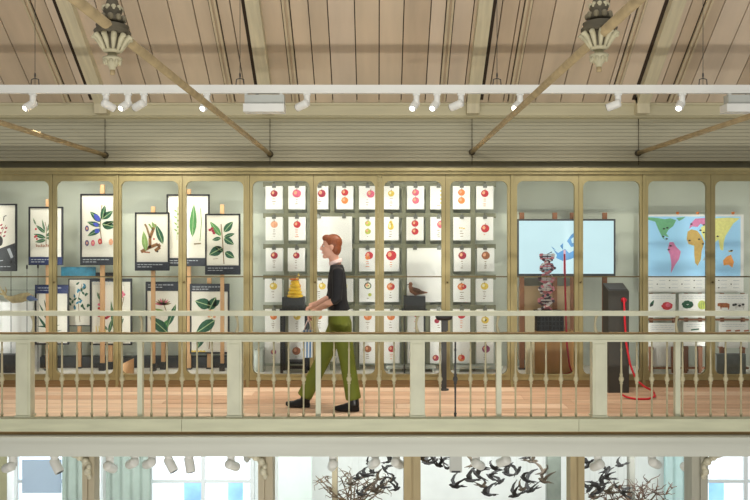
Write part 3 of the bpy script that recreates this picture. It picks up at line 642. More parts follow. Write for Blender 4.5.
# bird on box
t = thing('small_bird', 'small brown long-tailed bird standing on a dark box', 'bird', tuple(P(415, 296.5, 8.48)))
mbd = M('brown feathers', '#8A5C42', .7, .25, 25)
mb = MB(); mb.tube([P(411, 283.2, 8.48), P(410.2, 286.5, 8.48), P(412, 290, 8.48), P(416, 292.2, 8.48), P(420, 292.3, 8.48), P(427.5, 292.6, 8.48)], [.02, .022, .036, .042, .026, .006], mbd, 12, squash=.85)
mb.ell(P(410.6, 284.2, 8.48), (.024, .022, .024), mbd, 10, 8); mb.build('body', t)
mb = MB(); mb.lathe([(.009, 0), (.001, .028)], P(409, 284.6, 8.48), m_char, 6, axis=(-1, 0, -.15)); mb.build('beak', t)
mb = MB(); mb.tube([P(413, 288.5, 8.44), P(418, 291, 8.44), P(424, 292.5, 8.45)], [.018, .03, .004], M('wing feathers', '#5E4030', .7, .3, 25), 8, squash=.5); mb.build('wing', t)
for k in (-1, 1):
    mb = MB(); mb.tube([P(415.5, 293, 8.48 + k * .012), P(415, 296.5, 8.48 + k * .012)], .004, m_br, 6); mb.build('leg', t)
block(404, 425.5, 296.5, 8.42, .15, m_char, 'dark_box', 'dark box under the small brown bird', 'box', 309.5)
t = thing('slim_shelf_stand', 'slim black stand carrying the dark bird box', 'stand', (X(414, 8.5), 8.5, .13))
mb = MB(); mb.pbox(402, 427, 309.5, 311.5, 8.41, .18, m_char); mb.build('shelf', t)
for px in (404.5, 424.5):
    mb = MB(); mb.box(X(px, 8.41) - .009, X(px, 8.41) + .009, 8.43, 8.45, .13, Z(311.5, 8.41), m_char); mb.build('leg', t)
# pole stand in the gallery
DS = 8.13
t = thing('pole_stand', 'dark pole stand with a wide black head in front of the fruit cabinet', 'stand', (X(444, DS), DS, 0))
mb = MB(); mb.lathe([(.055, 0), (.055, .012), (.02, .02)], (X(444, DS), DS, 0), m_black, 18); mb.build('base', t)
mb = MB(); mb.box(X(441.6, DS), X(446.4, DS), DS - .02, DS + .02, .012, Z(316, DS), m_char); mb.build('pole', t)
mb = MB(); mb.pbox(442, 448, 314, 331, DS - .06, .04, m_char)
mb.tube([P(436, 318, DS - .04), P(438, 317, DS - .04), P(449, 317, DS - .04), P(452, 318, DS - .04)], [.02, .04, .04, .02], m_black, 10); mb.build('head', t)

# ------------------------------------------------------------------ screen
DT = 8.62
t = thing('wall_screen', 'wide lit flat screen showing a blue splash on pale cyan', 'screen', tuple(P(566, 276, DT)))
m_scr = M('screen picture', '#D3F3FA', .3, .03, 2.5, emit=.92, albedo=.08); m_sb = M('screen blue', '#64A4DA', .3, .3, 8, emit=.9, albedo=.08); m_sp = M('screen pink', '#E6B8C6', .3, .1, 8, emit=.9, albedo=.08)
mb = MB(); mb.pbox(517, 615.5, 219, 276, DT, .06, m_char); mb.build('casing', t)
mb = MB(); mb.pbox(519, 613.7, 220.8, 273.8, DT - .004, .006, m_scr); d = DT - .004
flat(mb, [(553, 249), (558, 253), (565, 249), (569, 253), (575, 250), (577, 256), (571, 259), (563, 261), (556, 258), (557, 255)], d, m_sb, 2)
flat(mb, [(575, 232), (571, 235), (567, 241), (571, 247), (577, 246), (577, 243), (572, 243), (571, 239), (575, 236)], d, m_sb, 2)
flat(mb, [(553, 249), (551, 246), (556, 250)], d, m_sb, 3); flat(mb, [(560, 246), (563, 243), (563, 250)], d, m_sb, 3)
flat(mb, [(563.5, 250), (565.5, 250), (566, 273.5), (563, 273.5)], d, m_sp, 4)
mb.build('display', t)
for px, lab in ((522, 'red brown post behind the lit screen at the fruit card side'), (555, 'red brown post behind the middle of the lit screen, above the spiral model'), (572, 'red brown post behind the lit screen next to the door seam'), (605, 'red brown post behind the lit screen at the kiosk side')):
    easel(px, 212.5, DT + .07, 4.6 if px != 572 else 3.4, lab, False, m_woodr)
DD = 8.48
t = thing('spiral_model', 'red and white double spiral model standing on a black basket', 'model', tuple(P(546, 311, DD)))
m_sr = M('strand red', '#DC8890', .5, .2, 30); m_sw = M('strand white', '#E6DCD8', .5, .1, 30); m_sk = M('strand dark', '#4B3A46', .5, .2, 30)
for ph, m in ((0, m_sr), (PI, m_sw)):
    pts = []
    for i in range(70):
        u = i / 69; an = ph + u * 2 * PI * 2.6; cx = 545.5 + 1.8 * u
        q = P(cx, 311 - 57 * u, DD); pts.append(q + Vector((math.cos(an) * .075, math.sin(an) * .05, 0)))
    mb = MB(); mb.tube(pts, .012, m, 7)
    for p in pts[::2]: mb.ell(p + Vector((random.uniform(-.012, .012), random.uniform(-.01, .01), 0)), (.022, .02, .018), random.choice((m, m_sr, m_sk)), 7, 5)
    mb.build('strand', t)
for i in range(34):
    u = (i + .5) / 34; an = u * 2 * PI * 2.6; q = P(545.5 + 1.8 * u, 311 - 57 * u, DD); v = Vector((math.cos(an) * .072, math.sin(an) * .048, 0))
    mb = MB(); mb.tube([q - v, q + v], .008, random.choice((m_sr, m_sk, m_sw)), 6); mb.build('rung', t)
mb = MB(); mb.tube([P(545.5, 311, DD), P(547.5, 254, DD), P(552, 252, DD)], .006, m_sk, 6); mb.build('core_rod', t)
t = thing('black_basket', 'black gridded basket box under the spiral model', 'basket', tuple(P(550, 331.5, 8.42)))
mb = MB(); mb.box(X(537, 8.42), X(563.5, 8.42), 8.43, 8.60, Z(331.5, 8.42), Z(311, 8.42), m_black); mb.build('body', t)
mb = MB()
for i in range(8): xx = 537.2 + i * 3.7; mb.pbox(xx, xx + .7, 311, 331.5, 8.42, .012, m_char)
for i in range(5): yy = 312 + i * 4.5; mb.pbox(537, 563.5, yy, yy + .8, 8.418, .012, m_char)
mb.build('lattice', t)
block(535, 575, 331.5, 8.41, .21, M('pedestal wood', '#B98B52', .5, .12, 4, stretch=(3, 3, .6)), 'wooden_pedestal', 'tan wooden pedestal under the black basket', 'pedestal')
block(526, 534.6, 314, 8.375, .04, M('cream board', '#F3E8C6', .6, .05), 'cream_board', 'narrow cream board standing beside the black basket', 'board')
m_cord = M('red cord', '#B81E30', .5, .1)
mb = MB(); mb.tube([P(564.5, 254, 8.44), P(565, 280, 8.40), P(566, 320, 8.39), P(567, 345, 8.39), P(569.5, 366, 8.39), P(572, 372, 8.39)], .011, m_cord, 8); mb.tube([P(572, 372, 8.39), P(567, 374, 8.40), P(562, 374.2, 8.41)], .010, m_cord, 8)
tag(mb.build('red_cord'), 'thin dark red cord hanging in front of the lit screen', 'cord')  # a thin red cord in front of the screen
mb = MB(); mb.pbox(519, 572, 286, 360, 8.70, .03, M('brown panel', '#A58A66', .5, .12, 3)); tag(mb.build('back_board'), 'brown board behind the spiral model below the screen', 'board')

# kiosk
DKO = 7.98
t = thing('info_kiosk', 'dark grey standing kiosk with a sloping top on the gallery floor', 'kiosk', (X(619, DKO), DKO, 0))
mkk = M('kiosk grey', '#403F39', .5, .06); x0, x1 = X(608.5, DKO), X(629, DKO)
zt = Z(291, DKO); zt2 = Z(283, DKO + .2)
vs = [(x0, DKO, 0), (x1, DKO, 0), (x1, DKO + .2, 0), (x0, DKO + .2, 0), (x0, DKO, zt), (x1, DKO, zt), (x1, DKO + .2, zt2), (x0, DKO + .2, zt2)]
mb = MB(); mb.add(vs, [(0, 3, 2, 1), (4, 5, 6, 7), (0, 1, 5, 4), (1, 2, 6, 5), (2, 3, 7, 6), (3, 0, 4, 7)], mkk); mb.build('body', t)
mb = MB(); e = .012; f = .004
mb.add([(x0 + e, DKO + .012, zt + .012 + f), (x1 - e, DKO + .012, zt + .012 + f), (x1 - e, DKO + .18, zt2 - .012 + f), (x0 + e, DKO + .18, zt2 - .012 + f)] + [(x0 + e, DKO + .012, zt - .01), (x1 - e, DKO + .012, zt - .01), (x1 - e, DKO + .18, zt2 - .03), (x0 + e, DKO + .18, zt2 - .03)],
       [(0, 1, 2, 3), (4, 7, 6, 5), (0, 4, 5, 1), (1, 5, 6, 2), (2, 6, 7, 3), (3, 7, 4, 0)], m_char); mb.build('sloping_panel', t)
mb = MB(); mb.lathe([(.03, 0), (.03, .02), (.02, .03)], P(623.5, 300, DKO), m_cord, 12, axis=(0, -1, 0)); mb.build('socket', t)
m_cr2 = M('bright red hose', '#D3202F', .45, .08)
mb = MB(); dq = 7.92
mb.tube([P(623.5, 299, DKO - .02), P(624, 302, dq), P(624.8, 320, dq), P(626, 342, dq - .02), P(630, 364, dq - .04), P(636, 380, dq - .06), P(645, 387, 7.80), P(653, 391, 7.78)], .0115, m_cr2, 8)
mb.tube([P(654, 392.5, 7.78), P(655, 396.5, 7.68), P(648, 399, 7.62), P(636, 399, 7.62), P(626, 397, 7.67), P(621, 394, 7.75)], .0115, m_cr2, 8)
mb.v = [(v[0], v[1], max(v[2], .002)) for v in mb.v]
tag(mb.build('red_cable'), 'bright red hose hanging from the dark kiosk and looping on the floor', 'cable')  # a red cord running from the kiosk down to the floor

# ------------------------------------------------------------------ world map
DM = 8.66
t = thing('world_map', 'wide world map board with coloured continents on blue sea', 'map', tuple(P(691, 292, DM)))
m_sea = M('map sea', '#A6DAFF', .5, .06, 3); m_c = {k: M('map ' + k, h, .6, .1, 30) for k, h in (('green', '#6FB080'), ('pink', '#D87FA8'), ('tan', '#C6A355'), ('yellow', '#E9E48C'), ('orange', '#F0A052'))}
mb = MB(); mb.pbox(638.8, 743.6, 214.5, 292.5, DM, .025, m_card); q = lambda pts: [(640 + a * .19, 205 + b * .19) for a, b in pts]
flat(mb, [(640.5, 216.5), (740.5, 216.5), (740.5, 276.8), (640.5, 276.8)], DM, m_sea, 1)
flat(mb, q([(0, 62), (45, 65), (90, 68), (130, 75), (160, 70), (190, 80), (175, 110), (150, 130), (138, 150), (152, 168), (138, 166), (122, 158), (128, 178), (145, 195), (118, 172), (95, 125), (80, 88), (45, 78), (0, 80)]), DM, m_c['green'], 2)
flat(mb, q([(190, 68), (240, 62), (225, 74), (205, 84)]), DM, m_c['green'], 2)
flat(mb, q([(155, 195), (175, 195), (190, 220), (215, 245), (205, 285), (183, 318), (170, 345), (162, 358), (165, 310), (157, 260), (145, 235)]), DM, m_c['pink'], 3)
flat(mb, q([(250, 140), (270, 128), (300, 135), (320, 160), (337, 200), (325, 240), (320, 285), (303, 320), (290, 305), (285, 260), (285, 215), (255, 205), (245, 180)]), DM, m_c['tan'], 3)
flat(mb, q([(258, 125), (265, 100), (290, 72), (350, 68), (392, 70), (392, 98), (330, 104), (318, 98), (302, 116), (275, 112)]), DM, m_c['pink'], 3)
flat(mb, q([(320, 118), (350, 98), (392, 70), (470, 66), (525, 70), (490, 98), (470, 130), (448, 165), (440, 200), (437, 240), (422, 235), (412, 182), (388, 200), (366, 168), (350, 168), (340, 188), (322, 145)]), DM, m_c['yellow'], 4)
flat(mb, q([(437, 292), (455, 272), (478, 262), (494, 300), (486, 330), (466, 314), (440, 318)]), DM, m_c['orange'], 3)
flat(mb, q([(462, 240), (490, 236), (486, 246), (468, 248)]), DM, m_c['tan'], 3); flat(mb, q([(333, 292), (340, 270), (339, 290)]), DM, m_c['tan'], 3)
for a, b in ((125, 125), (143, 120), (122, 165), (140, 178), (150, 235), (160, 215), (260, 187), (310, 180), (330, 205), (335, 145), (408, 165), (335, 105), (480, 240), (270, 100), (318, 133)): dot(mb, 640 + a * .19, 205 + b * .19, 1.3, .8, DM, m_inkd, 6, 8)
for i in range(8):
    for j in range(3):
        xx = 645 + i * 12.3; yy = 280.5 + j * 3.6; line(mb, [(xx + 2, yy), (xx + 8, yy)], .5, DM, m_inkl, 1)
        if (i + j) % 2 == 0: dot(mb, xx, yy, .8, .6, DM, m_inkd, 1, 6)
mb.build('printed_board', t)
for px in (677.5, 697.5, 733):
    mb = MB(); mb.tube([P(px, 214.3, DM + .01), P(px, 212, DM + .005)], [.016, .02], m_or, 8); mb.build('peg', t)
# info boards on wooden stands below the map
def dr_veg(mb, d): leaf(mb, 650, 307, 654, 300, 3, d, m_dg, 2); dot(mb, 651.5, 305, 1.8, 1, d, m_inkd, 3, 8); dot(mb, 667, 306, 5.5, 4, d, m_red, 2, wob=.12); dot(mb, 668, 305, 2.5, 2, d, m_pink, 3, wob=.1)
def dr_broc(mb, d):
    for i in range(9): dot(mb, 687.5 + math.cos(i * 2.4) * 3.6, 304.5 + math.sin(i * 2.4) * 2.2, 2.4, 2, d, m_dg, 2 + i % 2, 8)
    dot(mb, 702, 305, 4.3, 4.6, d, m_gr, 2); [line(mb, [(699 + 2 * i, 301.5), (699.5 + 2 * i, 308.5)], .6, d, m_yg, 3) for i in range(4)]
def dr_cow(mb, d):
    for ox, m, m2 in ((717.5, m_br, m_br), (732.5, m_card, m_inkd)):
        mm = M('cow white', '#C9C4BC', .7, .1) if m is m_card else m
        flat(mb, [(ox, 303.5), (ox + 2, 303), (ox + 9, 303), (ox + 12, 304), (ox + 12, 307), (ox + 11, 310), (ox + 10, 307.5), (ox + 4, 307.5), (ox + 3.5, 310), (ox + 2.4, 306.5), (ox, 306)], d, mm, 2)
        if mm is not m: [dot(mb, ox + a, 305 + b, 1.5, 1.2, d, m_inkd, 3, 8) for a, b in ((3, -.5), (7, .6), (10.5, -.5), (1, 0))]
def dr_text(mb, d): pass
def board(x0, x1, y0, y1, d, label, draw, lines=2):
    mb = MB(); mb.pbox(x0, x1, y0, y1, d, .012, m_card); draw(mb, d)
    for j in range(lines):
        xx = x0 + 3
        while xx < x1 - 4: w = random.uniform(1.5, 4); line(mb, [(xx, y0 + 2.4 + 2 * j), (min(xx + w, x1 - 2), y0 + 2.4 + 2 * j)], .5, d, m_inkl, 1); xx += w + .8
    return tag(mb.build('info_board'), label, 'board', 'white information boards under the map')
board(648.5, 675.5, 293.8, 317.5, 8.56, 'white board with a red vegetable and green leaf, below the map', dr_veg)
board(679, 707.5, 293.8, 317.5, 8.56, 'white board with broccoli and a striped gourd, below the map', dr_broc)
board(715.5, 748, 294, 317.5, 8.56, 'white board with a brown cow and a spotted cow, below the map', dr_cow)
board(648.5, 675.5, 323, 366, 8.5, 'plain lettered white board under the red vegetable board', dr_text, 3)
board(683.5, 706, 322, 346, 8.5, 'plain lettered white board under the broccoli board', lambda mb, d: line(mb, [(691, 330), (699, 329)], 1.4, d, m_dg, 2), 2)
board(719, 748, 322, 348, 8.5, 'lettered white board with small brown pictures under the cow board', lambda mb, d: [line(mb, [(726 + 9 * i, 331), (731 + 9 * i, 330.4)], 1.6, d, m_br, 2) for i in range(3)], 2)
def stand(px0, px1, top, legs, label):
    t = thing('wooden_stand', label, 'stand', (X((px0 + px1) / 2, 8.6), 8.6, .13), 'wooden stands under the map')
    for px in legs:
        mb = MB(); mb.bar((X(px, 8.6), 8.585, .13), (X(px, 8.6), 8.60, Z(top, 8.6)), .035, .03, m_woodr); mb.build('leg', t)
        mb = MB(); mb.bar((X(px, 8.45), 8.46, .13), (X(px, 8.45), 8.475, Z(347, 8.45)), .032, .028, m_woodr); mb.build('front_leg', t)
    for yy, dd in ((319, 8.555), (367.5, 8.475)):
        mb = MB(); mb.box(X(px0, dd), X(px1, dd), dd, dd + .045, Z(yy + 1.6, dd), Z(yy, dd), m_woodr); mb.build('ledge', t)
    for px in legs:
        mb = MB(); mb.box(X(px, 8.52) - .014, X(px, 8.52) + .014, 8.48, 8.60, Z(349, 8.52), Z(347, 8.52), m_woodr); mb.build('cross_tie', t)
stand(649, 676, 293, (651, 673.5), 'red brown wooden stand under the red vegetable board')
stand(679, 708, 293, (686, 700), 'red brown wooden stand under the broccoli board')
stand(716, 749, 293, (722, 742.5), 'red brown wooden stand under the cow board')
block(716.5, 746, 354, 8.38, .06, M('speckled grey', '#7E8580', .5, .2, 18), 'grey_bin', 'speckled grey bin on the cabinet floor under the cow board', 'bin')

# ------------------------------------------------------------------ ceiling track and lamps
DTk = 7.1
t = thing('lighting_track', 'long white lighting track hung on thin wires below the sloping ceiling', 'track', (0, DTk, Z(93.5, DTk)))
mb = MB(); z0, z1 = Z(93.5, DTk), Z(85.5, DTk)
mb.box(-6, 6, DTk - .035, DTk + .035, z0 + .02, z1, m_white); mb.box(-6, 6, DTk - .028, DTk + .028, z0, z0 + .02, m_white); mb.build('trunking', t)
for px in (35, 240, 497, 703):
    mb = MB(); x = X(px, DTk); zc = ZC + (DB - DTk) * SL
    mb.tube([(x, DTk, z1), (x, DTk, zc)], .003, m_char, 6); mb.tube([(x - .04, DTk, z1 + .005), (x - .035, DTk, z1 + .06), (x, DTk, z1 + .07), (x + .035, DTk, z1 + .06), (x + .04, DTk, z1 + .005)], .005, m_char, 6)
    mb.ell((x, DTk, z1 + .10), (.009, .009, .03), m_char, 8, 6); mb.build('suspension_wire', t)
m_lens = M('lit lens', '#FFF6E4', .4, .01, emit=6.0)
def spot(px, hx, lit, label, d=DTk, ztop=None, name='track_spotlight', group='spotlights on the ceiling track', py=108.5, lens=None, stem=.030, hs=1.0):
    blk = lens is not None and lens is m_black
    zt_ = z0 if ztop is None else ztop; x = X(px, d); zh = Z(py - 3, d)
    t = thing(name, label, 'spotlight', (x, d, zt_), group)
    mb = MB(); mb.box(x - .035, x + .035, d - .018, d + .018, zt_ - .018, zt_, m_white); mb.lathe([(stem, 0), (stem, zt_ - .018 - zh), (stem * .8, zt_ - .012 - zh)], (x, d, zh), m_white, 14); mb.build('stem', t)
    ax = Vector((hx, -.75 if lit else .55, -.62 if lit else -.32)).normalized(); ax = Vector((hx, -.25, -.75)).normalized() if blk else ax; c = Vector((x, d, zh)); c2 = c + Vector((hx * .05, -.01, 0))
    mb = MB(); mb.lathe([(r * hs, z_ * hs) for r, z_ in ((.020, -.07), (.036, -.062), (.040, -.05), (.040, .06), (.036, .07))], c2, m_white, 18, axis=ax)
    hd = mb.build('head', t)
    mb = MB(); mb.lathe([(r * hs, z_ * hs) for r, z_ in ((.037, .064), (.037, .0705), (.033, .071))], c2, m_black if lens is None and not lit else m_wgrey, 18, axis=ax); mb.build('ring', hd)
    mb = MB(); mb.lathe([(r * hs, z_ * hs) for r, z_ in ((.026, .066), (.026, .0725), (.018, .0735))], c2, (m_lens if lit else (lens or m_black)), 16, axis=ax); mb.build('lens', hd)
    return c2, ax
SPOTS = [(33, -.45, 1, 'lit white spotlight on the ceiling track above the grassy orchid chart'), (106, .55, 0, 'unlit white spotlight on the track straight below the first ornate pendant'), (128, -.45, 1, 'lit white spotlight beside the unlit one below the first pendant'),
         (144, -.9, 0, 'unlit boxy white spotlight on the track above the gnarled root chart'), (207, -.25, 1, 'lit white spotlight on the track behind the tie rod above the long leaf chart'), (307, -.9, 0, 'unlit white spotlight on the track beside the box fitting above the fruit cards'),
         (416.5, -.4, 1, 'first of two lit white spotlights side by side above the brown bird'), (437, -.45, 1, 'second of two lit white spotlights side by side, next to the unlit one'), (461, -.9, 0, 'unlit white spotlight beside the two lit ones above the fruit cards'),
         (520, -.6, 1, 'lit white spotlight behind the tie rod above the lit screen'), (618, -.9, 0, 'unlit white spotlight on the track above the dark kiosk'), (682, -.5, 1, 'lit white spotlight on the track above the world map')]
for i, (px, hx, lit, lab) in enumerate(SPOTS):
    c, ax = spot(px, hx, bool(lit), lab)
    l = bpy.data.lights.new('spot_beam', 'SPOT'); l.energy = 75 if lit else 60; l.spot_size = 1.5 if lit else 1.8; l.spot_blend = .8; l.shadow_soft_size = .035; l.color = (1, .93, .82)
    o = bpy.data.objects.new('spot_beam', l); COL.objects.link(o); o.location = c + ax * .10
    tgt = (Vector((c.x - .3 + .1 * (i % 3), 7.7, .2)) if lit else Vector((c.x, 8.7, 1.2))) - o.location
    o.rotation_euler = tgt.to_track_quat('-Z', 'Y').to_euler()
t = thing('box_fitting', 'white rectangular wall-washer fitting under the track above the first fruit cards', 'lamp', (X(264, DTk), DTk, z0), 'box fittings on the ceiling track')
def boxfit(t, a, b):
    mb = MB(); mb.pbox(a + 1.5, b, 94.5, 103.5, DTk - .02, .10, m_wgrey); mb.build('housing', t)
    mb = MB(); mb.pbox(a, b, 103.5, 111.5, DTk - .06, .15, m_white); mb.build('reflector', t)
    for px in (a + 3, b - 3):
        mb = MB(); mb.pbox(px - 1.5, px + 1.5, 93, 104, DTk - .012, .03, m_white); mb.build('bracket', t)
boxfit(t, 243, 284)
t = thing('box_fitting', 'white rectangular wall-washer fitting under the track past the map lamp', 'lamp', (X(745, DTk), DTk, z0), 'box fittings on the ceiling track'); boxfit(t, 727, 768)

# ------------------------------------------------------------------ tie rods and pendants
RD = [(105, 155, 2.4, 'thin tie rod running from the wall above the root chart'), (270, 154, 2.4, 'painted tie rod through the first ornate pendant'), (472, 152, 2.4, 'painted tie rod through the ornate pendant above the screen'), (638.5, 153, 2.4, 'thin tie rod running from the wall above the kiosk')]
for px, py, dn, lab in RD:
    a = P(px, py, 8.93); x, z = a.x, a.z
    t = thing('tie_rod', lab, 'rod', (x, 8.93, z), 'roof tie rods')
    mb = MB(); mb.tube([(x, 8.93, z), (x, 8.6, z), (x, 2.0, z)], .026, m_rod, 12); mb.build('rod', t)
    mb = MB(); mb.lathe([(.04, 0), (.04, .025), (.03, .04)], (x, 8.95, z), m_pendd, 14, axis=(0, -1, 0)); mb.build('wall_plate', t)
    mb = MB(); mb.tube([(x, 8.93, Z(165, 8.93)), (x, 8.93, Z(118, 8.93))], .004, m_pendd, 6); mb.build('hanger', t)
def pendant(px, d, dy, lab):
    k = d / F; c = P(px, 0, d); x = c.x
    t = thing('ornate_pendant', lab, 'pendant', (x, d, Z(75 + dy, d)), 'ornate roof pendants')
    zz = lambda py: Z(py + dy, d)
    mb = MB(); zc = ZC + (DB - d) * SL; mb.tube([(x, d, zz(22)), (x, d, zc)], 4.2 * k, m_pendd, 10); mb.build('shaft', t)
    mb = MB(); mb.lathe([(4 * k, zz(24)), (11 * k, zz(23)), (12 * k, zz(19)), (8 * k, zz(15)), (10 * k, zz(10)), (7 * k, zz(6)), (5 * k, zz(0))], (x, d, 0), m_pendd, 14); 
    for i in range(9):
        an = 2 * PI * i / 9; mb.ell((x + math.cos(an) * 11 * k, d + math.sin(an) * 11 * k, zz(19)), (3.0 * k, 3.0 * k, 3.6 * k), m_pendb, 8, 6); mb.ell((x + math.cos(an + .3) * 8 * k, d + math.sin(an + .3) * 8 * k, zz(9)), (2.6 * k, 2.6 * k, 3 * k), m_pend, 8, 6)
    mb.build('collar', t)
    mb = MB(); mb.lathe([(8 * k, zz(36)), (17 * k, zz(35)), (18 * k, zz(32)), (15 * k, zz(29)), (16 * k, zz(26)), (10 * k, zz(24))], (x, d, 0), m_pendd, 18); mb.build('plate', t)
    mb = MB(); mb.lathe([(6 * k, zz(52)), (8.5 * k, zz(50)), (9 * k, zz(47)), (12 * k, zz(38)), (13 * k, zz(35))], (x, d, 0), m_pendd, 16)
    for i in range(11):
        an = 2 * PI * i / 11; u = Vector((math.cos(an), math.sin(an), 0)); c0 = Vector((x, d, 0))
        mb.tube([c0 + u * 8 * k + Vector((0, 0, zz(51))), c0 + u * 10.5 * k + Vector((0, 0, zz(46))), c0 + u * 13 * k + Vector((0, 0, zz(41))), c0 + u * 16.8 * k + Vector((0, 0, zz(37))), c0 + u * 19.8 * k + Vector((0, 0, zz(39)))], [1.2 * k, 2.1 * k, 2.9 * k, 2.9 * k, 1.3 * k], m_pend, 7)
    mb.lathe([(6 * k, zz(53)), (8.6 * k, zz(52)), (8.6 * k, zz(50)), (6 * k, zz(49))], (x, d, 0), m_pend, 16); mb.build('acanthus_bell', t)
    mb = MB(); mb.lathe([(2.6 * k, zz(70)), (3.4 * k, zz(67)), (5.5 * k, zz(65)), (7 * k, zz(61.5)), (9.4 * k, zz(59.5)), (9.4 * k, zz(58)), (5 * k, zz(56)), (3 * k, zz(52))], (x, d, 0), m_pend, 16)
    for i in range(9):
        an = 2 * PI * i / 9; mb.ell((x + math.cos(an) * 7.4 * k, d + math.sin(an) * 7.4 * k, zz(62)), (1.8 * k, 1.8 * k, 3 * k), m_pend, 7, 5)
    mb.build('lower_cap', t)
    mb = MB(); mb.lathe([(2 * k, zz(75)), (2.6 * k, zz(74.5)), (2.6 * k, zz(70.5)), (1.5 * k, zz(69))], (x, d, 0), m_rod, 10); mb.build('drop', t)
pendant(112.5, 3.607, 0, 'first ornate leafy pendant on a tie rod, above the plant charts')
pendant(599, 3.81, -3, 'second ornate leafy pendant on a tie rod, above the screen and kiosk')

# ------------------------------------------------------------------ lower hall things
m_colb = M('column brown', '#B4A27A', .6, .1, 5, stretch=(3, 3, .5)); m_colt = M('column taupe', '#BDB298', .6, .08, 5, stretch=(3, 3, .5)); m_colg = M('column grey', '#B3B1A2', .6, .07, 5, stretch=(3, 3, .5)); m_orn = M('ornament cream', '#D6D0B8', .6, .25, 20)
def column(x0, x1, d, mat, label, bracket=0, groove=True):
    t = thing('column', label, 'column', (X((x0 + x1) / 2, d), d, -3.6), 'columns under the gallery')
    a, b = X(x0, d), X(x1, d); mb = MB(); mb.box(a, b, d, d + (b - a), -3.6, -.36, mat)
    if groove:
        w = b - a; mb.box(a, a + w * .42, d - .02, d, -3.6, -.36, mat); mb.box(a + w * .55, b, d - .02, d, -3.6, -.36, mat)
    mb.box(a - .02, b + .02, d - .03, d + (b - a) + .02, -3.6, -3.45, mat); mb.build('shaft', t)
    if bracket:
        mb = MB(); s = bracket; xe = (b if s > 0 else a)
        def q(px, py): return P(px, py, d - .04)
        xc = x1 - 3 if s > 0 else x0 + 6
        pts = [(xc - s * 1, 476), (xc + s * 1, 471), (xc - s * .5, 466), (xc + s * 3, 461), (xc + s * 9, 457.5), (xc + s * 20, 453)]
        mb.tube([q(*p) for p in pts], [.018, .028, .022, .03, .022, .03], m_orn, 9)
        for p, r in ((pts[0], .026), (pts[1], .036), (pts[2], .024), (pts[3], .036), (pts[4], .026)): mb.ell(q(*p) + Vector((0, -.02, 0)), (r, r * .8, r * 1.1), m_orn, 9, 7)
        mb.build('scroll_bracket', t)
    return t
column(83, 95, 7.3, m_colt, 'brown grooved column with a scroll bracket, beside the pale blue window', -1)
column(258.5, 273, 7.3, m_colt, 'brown grooved column with a scroll bracket, between bright window and glass panel', -1)
column(404, 420.5, 7.3, m_colb, 'brown grooved column between the twiggy tree and the flying birds')
column(570, 584, 7.5, m_colb, 'twin brown post beside the grey case post', 0)
column(691, 707, 7.3, m_colg, 'grey column with a scroll bracket, beside the end window', 1)
def post(x0, x1, d, mat, name, label, cat='post'):
    mb = MB(); mb.box(X(x0, d), X(x1, d), d, d + .08, -3.6, -.36, mat); mb.box(X(x0, d) - .015, X(x1, d) + .015, d - .012, d + .09, -3.6, -3.5, mat)
    mb.box(X(x0, d) + .008, X(x1, d) - .008, d - .008, d, -3.5, -.40, mat)
    return tag(mb.build(name), label, cat)
post(7, 14, 9.2, m_frw, 'white_post', 'slim white post beside the pale blue window')
post(94.8, 100.5, 9.6, m_frw, 'white_post', 'white post beside the grey green curtain')
post(332, 337.5, 8.6, M('post drab', '#857B62', .6, .1), 'brown_post', 'thin brown post behind a white lamp above the twiggy tree')
post(547, 561, 8.9, M('case glass grey', '#6E756B', .3, .2, 6), 'grey_post', 'broad grey post at the end of the bird case')
post(629, 635, 8.8, M('post grey', '#8C8B80', .6, .1), 'grey_post', 'thin grey post in the second bird case')
def curtain(x0, x1, d, mat, label):
    mb = MB(); vs = []; N = 40
    for i in range(N + 1):
        u = i / N; vs.append((X(x0 + (x1 - x0) * u, d), d + .025 * math.sin(u * (x1 - x0) / 5.0 * PI)))
    v = [(a, b, -3.55) for a, b in vs] + [(a, b, -.37) for a, b in vs] + [(a, b + .01, -3.55) for a, b in vs] + [(a, b + .01, -.37) for a, b in vs]
    n = N + 1; fs = [(i, i + 1, n + i + 1, n + i) for i in range(N)] + [(2 * n + i, 3 * n + i, 3 * n + i + 1, 2 * n + i + 1) for i in range(N)]
    mb.add(v, fs, mat, True)
    return tag(mb.build('curtain'), label, 'curtain', 'curtains in the lower hall')
m_cu = M('curtain grey green', '#B4C4BA', .8, .05)
curtain(62, 84, 10.6, m_cu, 'narrow grey green curtain beside the pale blue window'); curtain(106, 150, 10.6, m_cu, 'wide grey green curtain beside the tall bright window'); curtain(664, 691, 10.6, M('blind aqua', '#BFDAD8', .7, .05), 'pale aqua curtain behind the grey column')
block(22, 61, 460, 10.85, .02, M('screen pale blue', '#CFE6FF', .6, .04, 2), 'projection_board', 'pale blue board hung in the lower hall window', 'board', 493)
block(278, 312, 440, 10.0, .03, M('pale glass panel', '#D9E6DF', .3, .03), 'glass_panel', 'pale green panel beside the brown column with scroll', 'panel', 560)
